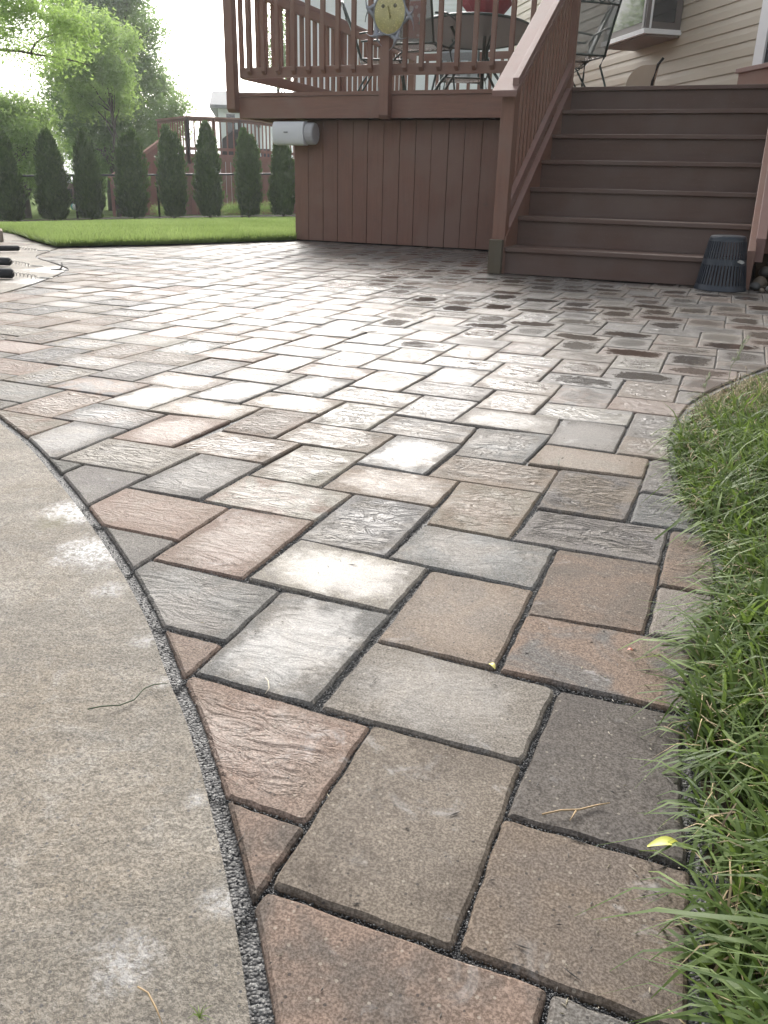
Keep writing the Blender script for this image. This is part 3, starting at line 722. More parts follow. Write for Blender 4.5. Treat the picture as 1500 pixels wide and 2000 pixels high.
MB().box((.60, 6.765, .4), (.69, 6.855, 2.2)).build('post', M_woodv, st, bevel=.004)
sloped('handrail', .585, .73, 4.9, 6.95, 1.118, .036, M_rail, .60)
for k in range(16):
    y = 5.16+k*.103; z = .30+SL*(y-5.09)-.03
    me = bal_mesh(1.118+.60*(y-4.9)-.04-z, M_woodv)
    baluster(me, -1.158, y, z, st, R(90)); baluster(me, .645, y, z, st, R(90))

# ------------------------------------------------------------------ house
house = empty('siding_house', 'beige house with horizontal vinyl siding behind the deck', 'house', wallpt(0, 0, -.1))
T0, T1, ZT = -1.40, 5.2, 5.6
sd_ = MB(); ex = .118; z = 1.0
while z < ZT:
    a = wallpt(T0, .016, z); b = wallpt(T1, .016, z); a2 = wallpt(T0, .004, z+ex); b2 = wallpt(T1, .004, z+ex); am = wallpt(T0, .013, z+ex*.52); bm_ = wallpt(T1, .013, z+ex*.52)
    a0 = wallpt(T0, .002, z); b0 = wallpt(T1, .002, z)
    sd_.add([a0, b0, b, a, bm_, am, b2, a2], [(0,1,2,3), (3,2,4,5), (5,4,6,7)]); z += ex
sd_.build('siding', M_siding, house)
def wbox(t0, t1, o0, o1, z0, z1):
    return [wallpt(t0,o0,z0), wallpt(t1,o0,z0), wallpt(t1,o1,z0), wallpt(t0,o1,z0), wallpt(t0,o0,z1), wallpt(t1,o0,z1), wallpt(t1,o1,z1), wallpt(t0,o1,z1)]
BF = [(0,3,2,1),(4,5,6,7),(0,1,5,4),(1,2,6,5),(2,3,7,6),(3,0,4,7)]
def wb(name, mat, parent, *a, bevel=0): return MB().add(wbox(*a), BF).build(name, mat, parent, bevel=bevel)
wb('wall', M_siding, house, -6.5, T1, -7, 0, -.8, ZT)
rf = MB().prism([wallpt(-6.9,.5,ZT-.05), wallpt(-6.9,-3.5,ZT+2.4), wallpt(-6.9,-7.5,ZT-.05)], HW*(T1+7.5)).build('roof', M_roof, house)
wb('foundation', M_roof, house, -6.5, T1, -7, .003, -.9, -.1)
wb('corner_trim', M_white, house, T1-.05, T1+.05, -.06, .03, 1.0, ZT)
# bay window
bz = 2.035; bay = wb('bay_window', simple('bay_frame', (.16,.14,.13), .5, .1), house, .0, .95, .018, .40, bz+.045, bz+1.35)
wb('sill', M_white, bay, -.02, .97, .0, .42, bz, bz+.045)
wb('soffit', simple('bay_soffit', (.20,.17,.15), .8, .1), bay, -.0, .95, .018, .38, bz-.02, bz-.001)
wb('pane', M_glass, bay, .07, .88, .395, .403, bz+.11, bz+1.3)
for (t0, o0, o1) in ((-.003, .09, .33), ): wb('pane', M_glass, bay, t0, .02, o0, o1, bz+.11, bz+1.3)
wb('mullion', M_white, bay, -.006, .0, .34, .36, bz+.05, bz+1.34); wb('mullion', simple('mullion_grey',(.3,.29,.28),.5,.1), bay, .035, .07, .40, .408, bz+.05, bz+1.34)
# door at the right end
door = wb('patio_door', simple('door_dark', (.035,.035,.04), .4, .1), house, -2.6, -1.54, .0, .03, FZ+.05, 3.4)
wb('door_trim', M_white, door, -1.54, -1.40, .0, .05, FZ+.02, 3.5)
wb('pane', M_glass, door, -2.5, -1.66, .031, .036, FZ+.2, 3.3)
# wood step under the door
sp = dist(1440, 134, 7.95)
step = empty('door_step', 'small reddish wooden step box under the patio door', 'step', (sp.x, sp.y, FZ))
wdir = HW.normalized()
def sbox(t0,t1,o0,o1,z0,z1): 
    return [Vector((sp.x,sp.y,0))+HW*t+HN*o+Vector((0,0,z)) for (t,o,z) in ((t0,o0,z0),(t1,o0,z0),(t1,o1,z0),(t0,o1,z0),(t0,o0,z1),(t1,o0,z1),(t1,o1,z1),(t0,o1,z1))]
stz = sp.z
MB().add(sbox(-1.2,-.0,-.45,-.02,FZ,stz-.035), BF).build('box', M_woodx, step); MB().add(sbox(-1.24,.02,-.47,.0,stz-.034,stz), BF).build('top', M_rail, step, bevel=.003)

# ------------------------------------------------------------------ loudspeaker under the deck
spk = empty('loudspeaker', 'white outdoor loudspeaker mounted under the deck corner', 'speaker', (-3.72, 6.9, .98))
cx0, cx1, zc, rad = -3.905, -3.575, .980, .103
m = MB(); prof = []
# grille: half-round front extruded along x
nseg = 14; pts = [(cx0, 6.93, zc+rad)]+[(cx0, 6.90-.085*math.sin(math.pi*i/nseg)**.4, zc+rad*math.cos(math.pi*i/nseg)) for i in range(nseg+1)]+[(cx0, 6.93, zc-rad)]
m.prism(pts, (cx1-cx0, 0, 0)); t = NT('speaker_grille'); t.base(C4((.66,.67,.69))); t.rough(.55)
vo = t.n('TexVoronoi', Vector=t.pos(), Scale=420.0); t.nrm(t.bump(vo.outputs['Distance'], .3, .001)); m.build('grille', t.m, spk, bevel=.008)
m = MB(); vs = []; 
pts2 = [(cx1+.003, 6.905+.085*math.cos(math.pi*2*i/20), zc+rad*.93*math.sin(math.pi*2*i/20)) for i in range(20)]
m.prism(pts2, (.075, .03, 0)); m.build('end_cap', simple('speaker_body', (.45,.45,.46), .6, .1), spk, bevel=.012)
MB().box((cx0+.03, 6.931, zc-.06), (cx1-.03, 7.058, zc+.05)).build('bracket', simple('speaker_bracket', (.5,.5,.5), .5, .1), spk, bevel=.004)
MB().box((-3.775, 6.806, zc-.0), (-3.735, 6.815, zc+.012)).build('badge', simple('badge', (.25,.25,.26), .4, .1), spk, bevel=.001)

# ------------------------------------------------------------------ sun ornament
sc_ = ony(762, 26, 6.745)
sun = empty('sun_ornament', 'round metal sun face with wavy rays hung on the railing post', 'ornament', sc_)
fm = MB(); n = 36; vs = [(sc_.x, sc_.y-.031, sc_.z)]
for j, (r, d) in enumerate(((.058,.030),(.11,.026),(.142,.014))):
    for k in range(n):
        a = 2*math.pi*k/n; vs.append((sc_.x+r*math.cos(a)*1.0, sc_.y-d, sc_.z+r*1.12*math.sin(a)))
fs = [(0, 1+k, 1+(k+1) % n) for k in range(n)]
for j in range(2):
    for k in range(n): fs.append((1+j*n+k, 1+(j+1)*n+k, 1+(j+1)*n+(k+1) % n, 1+j*n+(k+1) % n))
mf = simple('brassy_face', (.40,.36,.17), .25, .35, 30, .4, .5, 60); fm.add(vs, fs).build('face', mf, sun, smooth=True)
MB().prism([(sc_.x-.008,sc_.y-.042,sc_.z+.05),(sc_.x+.012,sc_.y-.042,sc_.z-.045),(sc_.x+.018,sc_.y-.05,sc_.z-.03),(sc_.x-.0,sc_.y-.05,sc_.z+.04)], (0,.012,0)).build('nose', mf, sun)
for s_ in (-1, 1): MB().lathe([(.0,.004),(.012,.003),(.016,0)], 12).build('eye', simple('eye_dark', (.10,.09,.05), .4), sun)
for o, s_ in zip([o for o in sun.children if o.name.startswith('eye')], (-1, 1)): o.matrix_parent_inverse = Matrix.Identity(4); o.rotation_euler = (R(90),0,0); o.location = (s_*.055, -.030, .05)
rm = MB(); rp_ = []
for k in range(40): a = 2*math.pi*k/40; rp_.append((sc_.x+.146*math.cos(a), sc_.y-.012, sc_.z+.163*math.sin(a)))
rm.tube(rp_+[rp_[0]], .008, 6, False); rm.build('rim', simple('grey_rim', (.22,.23,.25), .4, .2, 20, .5), sun, smooth=True)
mr = simple('grey_metal_ray', (.25,.26,.29), .35, .25, 30, .6)
for k in range(12):
    a0 = 2*math.pi*k/12+.12; pl = []; pr_ = []; LL = .105 if k % 2 else .085
    for i in range(7):
        t_ = i/6; r = .148+LL*t_; wv = .24*math.sin(t_*3.6)*(1 if k % 2 else -1); wd = .03*(1-t_)**.8+.002
        ca, sa = math.cos(a0+wv), math.sin(a0+wv); nx, nz = -sa, ca; yy = sc_.y-.006-.02*math.sin(t_*3.1)
        pl.append((sc_.x+ca*r+nx*wd, yy, sc_.z+sa*r*1.1+nz*wd)); pr_.append((sc_.x+ca*r-nx*wd, yy, sc_.z+sa*r*1.1-nz*wd))
    mm = MB(); V = []
    for p, q in zip(pl, pr_):
        c = ((p[0]+q[0])/2, p[1]-.010*1, (p[2]+q[2])/2); V += [p, c, q, (p[0], p[1]+.003, p[2]), (q[0], q[1]+.003, q[2])]
    F = []
    for i in range(6):
        b = i*5; F += [(b,b+1,b+6,b+5),(b+1,b+2,b+7,b+6),(b+3,b+8,b+9,b+4),(b,b+5,b+8,b+3),(b+2,b+4,b+9,b+7)]
    mm.add(V, F).build('ray', mr, sun, smooth=True)

# ------------------------------------------------------------------ patio furniture on the deck
def mesh_mat(name, col, sc_=620.0):
    t = NT(name); t.base(C4(col)); t.rough(.45)
    s = t.n('SeparateXYZ', Vector=t.pos()); a = t.math('ADD', s.outputs[0], s.outputs[1])
    u = t.math('SINE', t.math('MULTIPLY', t.math('ADD', a, s.outputs[2]), sc_)); v = t.math('SINE', t.math('MULTIPLY', t.math('SUBTRACT', a, s.outputs[2]), sc_))
    h = t.math('GREATER_THAN', t.math('MULTIPLY', u, v), .12); tr = t.n('BsdfTransparent')
    ms = t.n('MixShader', i0=t.math('MULTIPLY', h, .55), i1=t.p.outputs[0], i2=tr.outputs[0]); t.t.links.new(ms.outputs[0], t.out.inputs[0]); return t.m
M_mesh = mesh_mat('perforated_mesh', (.20,.24,.24))
TZ = FZ+.70; tcx, tcy = dist(925, 62, 9.75).x, dist(925, 62, 9.75).y
tang = math.atan2(tcy-CAM.y, tcx-CAM.x)
table = empty('patio_table', 'oval dark wrought-iron patio table behind the front railing', 'table', (tcx, tcy, FZ)); table.rotation_euler = (0,0,0)
def oval(a, b, r, t0=0.0, z=0.0, n=48):
    return [(tcx+a*math.cos(t)*math.cos(tang)-b*math.sin(t)*math.sin(tang), tcy+a*math.cos(t)*math.sin(tang)+b*math.sin(t)*math.cos(tang), z) for t in [2*math.pi*k/n for k in range(n)]]
MB().prism(oval(1.02, .60, 0, z=TZ), (0,0,.006)).build('table_top', simple('table_mesh_top', (.03,.05,.05), .5, .2, 40), table)
m = MB(); o_ = oval(1.04, .62, 0, z=TZ+.002); m.tube(o_+[o_[0]], .014, 8, False); m.build('rim', M_iron, table, smooth=True)
for sa, sb in ((-1,-1),(-1,1),(1,-1),(1,1)):
    c = math.cos(tang); s_ = math.sin(tang); P = []
    for i in range(9):
        t_ = i/8; a = sa*(.45+.16*math.cos(t_*math.pi*1.4)); b = sb*(.26+.12*math.cos(t_*math.pi*1.4)); P.append((tcx+a*c-b*s_, tcy+a*s_+b*c, FZ+(TZ-FZ)*t_))
    MB().tube(P, .014, 8).build('leg', M_iron, table, smooth=True)
def make_chair():
    """local frame: faces -x, origin on the floor"""
    t_ = empty('patio_chair', 'x', 'chair')
    for s_ in (-1, 1):
        MB().tube([(-.18,s_*.24,.42),(-.22,s_*.26,.30),(-.26,s_*.27,.12),(-.30,s_*.27,.012),(-.27,s_*.27,.004)], .010, 8).build('leg', M_iron, t_, smooth=True)
        MB().tube([(.20,s_*.24,.42),(.10,s_*.26,.36),(.22,s_*.27,.18),(.30,s_*.27,.03),(.34,s_*.27,.006)], .010, 8).build('leg', M_iron, t_, smooth=True)
        MB().tube([(.24,s_*.25,.66),(.08,s_*.29,.68),(-.14,s_*.30,.66),(-.24,s_*.30,.60),(-.20,s_*.28,.50),(-.12,s_*.26,.43)], .010, 8).build('armrest', M_iron, t_, smooth=True)
    n = 8; V = []; F = []
    for i in range(n+1):
        for j in range(n+1): a = -.22+.44*i/n; b = -.24+.48*j/n; V.append((a, b, .43-.03*math.sin(math.pi*i/n)*math.sin(math.pi*j/n)))
    for i in range(n):
        for j in range(n): F.append((i*(n+1)+j, i*(n+1)+j+1, (i+1)*(n+1)+j+1, (i+1)*(n+1)+j))
    MB().add(V, F).build('seat', M_mesh, t_, smooth=True)
    MB().tube([(-.22,-.24,.43),(-.22,.24,.43),(.22,.24,.43),(.22,-.24,.43),(-.22,-.24,.43)], .011, 8).build('seat_frame', M_iron, t_, smooth=True)
    V = []; F = []
    for i in range(n+1):
        for j in range(n+1):
            h = i/n; b = -1+2*j/n; V.append((.22+.20*h**1.2+.02*(1-b*b), b*(.235+.015*h), .43+.52*h*(1-.06*b*b*(h > .8))))
    for i in range(n):
        for j in range(n): F.append((i*(n+1)+j, i*(n+1)+j+1, (i+1)*(n+1)+j+1, (i+1)*(n+1)+j))
    MB().add(V, F).build('backrest', M_mesh, t_, smooth=True)
    f = [(.22,-.235,.43),(.30,-.24,.66),(.41,-.25,.92),(.43,-.15,.955),(.44,0,.965),(.43,.15,.955),(.41,.25,.92),(.30,.24,.66),(.22,.235,.43)]
    MB().tube(f, .012, 8).build('back_frame', M_iron, t_, smooth=True)
    sc2 = MB()
    for q in (-.14, -.05, .05, .14):
        sc2.tube([(.405+.012*math.sin(a_), q+.035*math.cos(a_), .875+.035*math.sin(a_)) for a_ in [k*math.pi/4 for k in range(9)]], .006, 6, False)
    sc2.tube([(.375,-.245,.83),(.395,0,.83),(.375,.245,.83)], .008, 6); sc2.build('scrollwork', M_iron, t_, smooth=True)
    return t_
def copy_tree(o, parent=None):
    c = o.copy(); sc.collection.objects.link(c); c.parent = parent
    for ch in list(o.children): copy_tree(ch, c)
    return c
proto = make_chair(); chs = []
cp = dist(1112, 165, 9.3)
c_, s_ = math.cos(tang), math.sin(tang)
def tp(a, b): return (tcx+a*c_-b*s_, tcy+a*s_+b*c_)
spots = [((cp.x, cp.y), R(-52), 'dark iron mesh-back patio chair standing alone between stair rail and bay window'),
         (tp(-1.0,.50), tang+R(160), 'dark iron patio chair at the near left end of the oval table'),
         (tp(.1,.95), tang+R(95), 'dark iron patio chair on the left side of the oval table'),
         (tp(1.5,.1), tang+R(10), 'dark iron patio chair at the far end of the oval table'),
         (tp(.0,-.95), tang-R(90), 'dark iron patio chair on the right side of the oval table, behind the railing')]
for i, (p, a, lab) in enumerate(spots):
    o = proto if i == 0 else copy_tree(proto)
    o.location = (p[0], p[1], FZ); o.rotation_euler = (0,0,a); tag(o, lab, 'chair', 'wrought-iron chairs around the deck table')
# closed red umbrella through the table
um = empty('patio_umbrella', 'closed red patio umbrella standing at the oval table', 'umbrella', (tcx, tcy, FZ))
ux, uy = dist(950, 20, 9.9).x, dist(950, 20, 9.9).y
MB().tube([(ux,uy,FZ),(ux,uy,FZ+2.5)], .02, 10).build('pole', M_iron, um, smooth=True)
V = []; F = []; nn = 24; prof = [(.10,0),(.17,.12),(.15,.4),(.10,.9),(.05,1.3)]
for r, h in prof:
    for k in range(nn): a = 2*math.pi*k/nn; rr = r*(1+.25*math.sin(a*8)); V.append((ux+rr*math.cos(a)*1.25, uy+rr*math.sin(a)*1.25, FZ+.86+h))
for i in range(len(prof)-1):
    for k in range(nn): F.append((i*nn+k, i*nn+(k+1) % nn, (i+1)*nn+(k+1) % nn, (i+1)*nn+k))
MB().add(V, F).build('canopy', simple('red_canvas', (.26,.045,.05), .7, .2), um, smooth=True)
# red patterned cushion
q = dist(812, 34, 9.3); cu = MB(); 
def cushmat():
    t = NT('red_white_cloth'); v = t.n('TexVoronoi', Vector=t.pos(), Scale=14.0); t.base(t.mix(t.math('LESS_THAN', v.outputs['Distance'], .33), C4((.40,.05,.04)), C4((.75,.72,.68)))); t.rough(.8); return t.m
V = []; F = []; n = 8
for s_2 in (-1, 1):
    for i in range(n+1):
        for j in range(n+1):
            a, b = -1+2*i/n, -1+2*j/n; V.append((q.x+a*.11, q.y+s_2*.05*(1-a**4)*(1-b**4), q.z-.02+b*.16))
for s_2 in range(2):
    o_2 = s_2*(n+1)**2
    for i in range(n):
        for j in range(n): F.append((o_2+i*(n+1)+j, o_2+i*(n+1)+j+1, o_2+(i+1)*(n+1)+j+1, o_2+(i+1)*(n+1)+j))
tag(cu.add(V, F).build('cushion', cushmat(), smooth=True), 'red and white patterned cushion propped on a chair behind the sun ornament', 'cushion')
# beige rounded board leaning by the siding
bq = dist(1222, 166, 8.6); m = MB(); ux_ = Vector((.98,-.17,0)); pr = []
for i in range(11):
    a = math.pi*.5*i/10; pr.append(Vector((bq.x, bq.y, FZ))+ux_*(.16-.16*math.cos(a))*1.0+Vector((0,0,.10+.17*math.sin(a))))
pr = [Vector((bq.x, bq.y, FZ))]+pr+[Vector((bq.x, bq.y, FZ))+ux_*.27+Vector((0,0,.27)), Vector((bq.x, bq.y, FZ))+ux_*.23]
tn = empty('leaning_board', 'beige rounded board with a dark curved edge leaning beside the siding', 'board', (bq.x, bq.y, FZ))
m.prism(pr, (.01,.03,0)).build('panel', simple('beige_panel', (.40,.33,.25), .6, .08), tn)
MB().tube([pr[-1]+Vector((0,0,-.0)), pr[-1]+ux_*.01+Vector((0,0,.14)), pr[-2]+Vector((0,0,.0)), pr[-2]+ux_*.04+Vector((0,0,.05))], .012, 8).build('edge', M_dark, tn, smooth=True)

# ------------------------------------------------------------------ upturned waste basket
bx, by = .303, 4.925
bk = empty('waste_basket', 'dark blue slotted plastic basket turned upside down beside the stairs', 'basket', (bx, by, 0))
M_bl = simple('dark_blue_plastic', (.022,.030,.042), .38, .15, 10)
def rad_at(z): return .150-.046*(z/.32)
bm2 = MB(); N2 = 40
bm2.lathe([(rad_at(.0),.001),(rad_at(.0)+.004,.004),(rad_at(.035),.035),(rad_at(.035)-.003,.035),(rad_at(.0)-.003,.001)], 48, (bx,by,0))
bm2.lathe([(rad_at(.150),.150),(rad_at(.185),.185),(rad_at(.185)-.003,.185),(rad_at(.150)-.003,.150),(rad_at(.15),.15)], 48, (bx,by,0))
bm2.lathe([(rad_at(.285),.285),(rad_at(.31),.303),(rad_at(.31)-.006,.314),(rad_at(.31)-.02,.318),(.0005,.318),(.0005,.314),(rad_at(.3)-.012,.31),(rad_at(.285)-.003,.285),(rad_at(.285),.285)], 48, (bx,by,0))
bm2.build('shell', M_bl, bk, smooth=False)
sl_ = MB()
for (z0, z1, n_) in ((.033,.152,44),(.183,.287,44)):
    for k in range(n_):
        a = 2*math.pi*k/n_; wv = 2*math.pi/n_*.30
        P = []
        for z_ in (z0, z1):
            r = rad_at(z_)
            for aa, rr in ((a-wv, r+.001), (a+wv, r+.001), (a+wv, r-.003), (a-wv, r-.003)): P.append((bx+rr*math.cos(aa), by+rr*math.sin(aa), z_))
        sl_.add(P, BF)
sl_.lathe([(rad_at(.222)+.0016,.222),(rad_at(.226)+.0016,.226),(rad_at(.226)-.002,.226),(rad_at(.222)-.002,.222),(rad_at(.222)+.0016,.222)], 48, (bx,by,0))
sl_.build('slats', M_bl, bk)
lf = ony(1447, 512, by-.13); m = MB()
m.add([(lf.x-.022,lf.y,lf.z),(lf.x-.008,lf.y-.008,lf.z+.012),(lf.x+.012,lf.y-.004,lf.z+.008),(lf.x+.022,lf.y,lf.z-.004),(lf.x+.008,lf.y-.004,lf.z-.012),(lf.x-.01,lf.y-.002,lf.z-.006)], [(0,1,5),(1,2,4,5),(2,3,4)])
tag(m.build('dried_leaf', simple('grey_leaf', (.4,.4,.38), .6, .3, 90)), 'small crumpled grey leaf stuck to the side of the blue basket', 'leaf')

# stones beside the basket
rs = random.Random(8); M_st = [simple('river_stone_'+c, v, .6, .35, 18, bump=.4) for c, v in (('grey', (.10,.10,.095)), ('tan', (.20,.17,.13)), ('pale', (.36,.35,.33)))]
def stone(name, x, y, z, r, mat, seed_):
    rr = random.Random(seed_); bm = bmesh.new(); bmesh.ops.create_icosphere(bm, subdivisions=3, radius=1)
    sx, sy, sz_ = rr.uniform(.8,1.3), rr.uniform(.7,1.1), rr.uniform(.5,.75); ph = [rr.uniform(0,6) for _ in range(6)]
    for v in bm.verts:
        k = 1+.10*math.sin(v.co.x*2.3+ph[0])+.10*math.sin(v.co.y*2.7+ph[1])+.08*math.sin(v.co.z*3+ph[2])
        v.co = Vector((v.co.x*sx, v.co.y*sy, v.co.z*sz_))*k*r
    bmesh.ops.rotate(bm, verts=bm.verts, matrix=Matrix.Rotation(rr.uniform(0,6),3,'Z') @ Matrix.Rotation(rr.uniform(-.3,.3),3,'X'))
    me = bpy.data.meshes.new(name); bm.to_mesh(me); bm.free(); o = link(name, me, mat, smooth=True); o.location = (x, y, z); return o
stones = [(.62,4.94,.03,.045,2),(.53,5.16,.04,.05,1),(.66,5.10,.05,.055,0),(.78,4.97,.035,.05,0),(.56,5.30,.09,.055,0),(.70,5.28,.11,.05,0),(.50,5.04,.025,.032,0),(.88,5.12,.05,.06,1),(.62,5.45,.13,.06,0),(.80,5.42,.13,.06,1),(.71,4.90,.018,.022,2),(.545,4.93,.012,.016,1),(.95,4.95,.04,.05,2)]
mb_ = MB()
for k, (x, y, z, r, mi) in enumerate(stones):
    o = stone('river_stone', x, y, z, r, M_st[mi], k)
    pos_ = ['lowest pale stone at the patio edge right of the blue basket','tan stone just behind the basket','dark grey stone in the middle of the pile by the basket','dark grey stone at the patio edge right of the pale one','dark stone high in the pile against the stair side','dark stone topping the pile beside the stairs','small dark stone touching the foot of the basket','tan stone at the right of the pile','dark stone at the very back of the pile','tan stone at the back right of the pile','little pale pebble in front of the stone pile','tiny tan pebble between basket and pale stone','pale stone at the far right of the patio edge'][k]
    tag(o, pos_, 'stone', 'river stones heaped beside the stairs')
rockbed = MB().add([(.50,4.99,-.01),(2.6,4.99,-.01),(2.6,7.05,.1),(.50,7.05,.1),(.50,5.5,.08),(2.6,5.5,.08)], [(0,1,5,4),(4,5,2,3)]).build('stone_bed', M_soil); tag(rockbed, kind='structure')

# ------------------------------------------------------------------ pool side: cover springs and block wall
M_foam = simple('black_sleeve', (.025,.027,.03), .75, .3, 60); M_wire = simple('wire', (.35,.34,.32), .35, .2, 30, .9)
labs = ['dark spring sleeve of the pool cover nearest the lawn', 'middle dark spring sleeve of the pool cover', 'nearest and thickest dark spring sleeve of the pool cover']
for (a, b, c, r), lab in zip((((-14,485),(38,484.5),(51,487),.027), ((-14,509.5),(21,511),(37,514.5),.034), ((-14,533),(26,534),(44,537),.037)), labs):
    A, B, C = gnd(*a, .03), gnd(*b, .03), gnd(*c, .008); d = (B-A).normalized()
    e = empty('cover_spring', lab, 'spring', A, 'pool cover springs lying on the concrete')
    MB().tube([A-d*.15, A, A+(B-A)*.5, B-d*.01, B], [r*.75, r*.75, r*.75, r*.75, r*.5], 12).build('sleeve', M_foam, e, smooth=True)
    P = [B+d*(.13*k/30)+Vector((0,0,1))*(.012*math.sin(k*1.3)-.016*k/30)+d.cross(Vector((0,0,1)))*.012*math.cos(k*1.3) for k in range(31)]
    MB().tube(P, .0022, 5).build('coil', M_wire, e, smooth=True)
    m = MB(); H = B+d*.13; sid = d.cross(Vector((0,0,1)))
    m.tube([Vector((H.x,H.y,.010)), Vector((H.x,H.y,.010))+d*.03+sid*.022, Vector((H.x,H.y,.010))+d*.08+sid*.015, Vector((H.x,H.y,.010))+d*.09, Vector((H.x,H.y,.010))+d*.08-sid*.015, Vector((H.x,H.y,.010))+d*.03-sid*.022, Vector((H.x,H.y,.010))], .003, 6); m.build('hook', M_wire, e, smooth=True)
bwp = gnd(5, 472); bw = empty('block_wall', 'low stacked concrete block pillar at the left edge beside the lawn', 'wall', bwp)
rw = random.Random(3); ax_ = ray(-8, 472); ax_ = Vector((ax_.x, ax_.y, 0)).normalized(); sx_ = Vector((ax_.y, -ax_.x, 0)); zz = 0
M_blk = simple('tan_block', (.30,.25,.20), .9, .25, 14, bump=.5, bscale=40)
for i, h in enumerate((.10,.10,.10,.07)):
    w_ = .012 if i == 0 else -.02+rw.uniform(-.012,.012); P = []
    for a, b in ((w_, -.02), (w_, .33), (-.5, .33), (-.5, -.02)): P.append(Vector((bwp.x, bwp.y, zz))+sx_*a+ax_*b)
    MB().prism(P, (0,0,h-.006)).build('block', M_blk, bw, bevel=.01); zz += h

# ------------------------------------------------------------------ arborvitae hedge, each its own tree
def spray_cloud(cen, nrm_dir, size, rg, asp=1.7):
    """fans of small quads"""
    N = len(cen); u = rg.normal(size=(N,3)); u -= (u*nrm_dir).sum(1)[:, None]*nrm_dir; u /= np.linalg.norm(u, axis=1)[:, None]+1e-9
    v = np.cross(nrm_dir, u); sz = size[:, None]
    V = np.stack([cen-u*sz*.5, cen+v*sz*asp*.35-u*sz*.12, cen+v*sz*asp*.9*.6+u*sz*.0, cen+v*sz*asp*.35+u*sz*.35], 1)
    F = np.arange(N*4).reshape(N, 4); return V.reshape(-1, 3), F
def arborvitae(seed_, two=False, H=2.45, Wd=.385):
    rg = np.random.default_rng(seed_); e = empty('arborvitae', 'x', 'shrub'); N = 12500
    tips = [(0, 0, 1.0)] if not two else [(-.09, 0, 1.0), (.12, .03, .93)]
    k = rg.integers(0, len(tips), N); tx = np.array([t[0] for t in tips])[k]; ty = np.array([t[1] for t in tips])[k]; hk = np.array([t[2] for t in tips])[k]
    t = rg.beta(1.0, 1.15, N); prof = np.where(t < .18, .62+.38*(t/.18)**.6, np.clip(1-((t-.18)/.83)**2.1, 0, 1)**.62)*(1 if not two else .88)
    a = rg.uniform(0, 2*np.pi, N); wob = 1+.12*np.sin(a*3+seed_+t*7)+.11*np.sin(a*5-t*13+seed_)+.10*np.sin(t*31+a*2+seed_)+.05*np.sin(t*67+a*7)
    r = Wd*prof*wob*np.sqrt(rg.uniform(.45, 1.06, N)); z = .10+t*(H-.1)*hk
    x = r*np.cos(a)+tx*np.minimum(1, t*1.6); y = r*np.sin(a)+ty
    ns = 7; sel = rg.uniform(size=N) < .34; kk = rg.integers(0, ns, N); sa = rg.uniform(0, 6.28, ns); sh = rg.uniform(.45, .98, ns); so_ = Wd*rg.uniform(.35, .8, ns)*(1.15-sh)
    tt = rg.uniform(0, 1, N)**.8; rr_ = .15*(1-tt)**.6*np.sqrt(rg.uniform(.2, 1, N))
    x = np.where(sel, so_[kk]*1.25*np.cos(sa[kk])+rr_*np.cos(a), x); y = np.where(sel, so_[kk]*1.25*np.sin(sa[kk])+rr_*np.sin(a), y); z = np.where(sel, H*(sh[kk]-.36*(1-tt)), z)
    fl_ = rg.uniform(size=N) < .07; x = np.where(fl_, x*1.16, x); y = np.where(fl_, y*1.16, y)
    cen = np.stack([x, y, z], 1); out = np.stack([np.cos(a), np.sin(a), np.full(N, .25)], 1)+rg.normal(0, .45, (N, 3)); out /= np.linalg.norm(out, axis=1)[:, None]
    u = np.stack([-np.sin(a), np.cos(a), 0*a], 1)+rg.normal(0, .35, (N,3)); up = np.stack([np.cos(a)*.45, np.sin(a)*.45, np.ones(N)], 1)+rg.normal(0, .3, (N,3))
    up /= np.linalg.norm(up, axis=1)[:, None]; u /= np.linalg.norm(u, axis=1)[:, None]; s2 = rg.uniform(.04, .115, N)[:, None]
    V = np.stack([cen-up*s2*.6, cen+u*s2*.35, cen+up*s2*.9, cen-u*s2*.35], 1).reshape(-1, 3); F = np.arange(N*4).reshape(N, 4)
    clump = .5+.5*np.sin(a*4+t*23+seed_)*np.sin(t*41+a*3); rnd_ = np.clip(rg.beta(1.6, 2.4, N)*.75+clump*.25, 0, 1)
    npmesh('foliage', V, F, M_thuja, e, rnd={'rnd': np.repeat(rnd_, 4)})
    MB().tube([(0,0,-.1),(0,0,.5),(0,0,H*.7)], [.045,.035,.012], 8).build('trunk', M_bark, e, smooth=True)
    return e
AV = [arborvitae(1), arborvitae(2, True), arborvitae(3), arborvitae(6, True, 2.5, .42)]
hl = [(20,425,250,0,1.0,'leftmost arborvitae of the hedge row, beside the block pillar'),(108,425,253,2,1.02,'second arborvitae from the left, broad and pointed'),(179,424,252,0,.93,'third arborvitae from the left, in front of the big tree trunk'),
      (264,425,256,3,1.0,'ragged-topped arborvitae in front of the neighbour stairs'),(341,424,245,1,.97,'twin-tipped arborvitae at the left end of the neighbour deck'),(410,421,238,2,.95,'tallest arborvitae, in front of the middle of the neighbour deck'),
      (487,419,251,1,.94,'twin-tipped arborvitae left of the white loudspeaker'),(553,418,262,0,.92,'arborvitae half hidden behind the deck skirt, right end of the row')]
used = set()
for (px, pb, ptop, vi, ws, lab) in hl:
    o = AV[vi] if vi not in used else copy_tree(AV[vi]); used.add(vi)
    p = dist(px, pb, 25.0); top_ = dist(px, ptop, 25.0).z; zg = hz(p.x, p.y)+.0
    o.location = (p.x, p.y, min(p.z, zg+.02)); s_ = (top_-o.location.z)/2.47; o.scale = (ws, ws, s_); o.rotation_euler = (0,0,px*.37 if vi not in (1,) else YAW+.1*px/100)
    tag(o, lab, 'shrub', 'arborvitae in the hedge row along the fence')

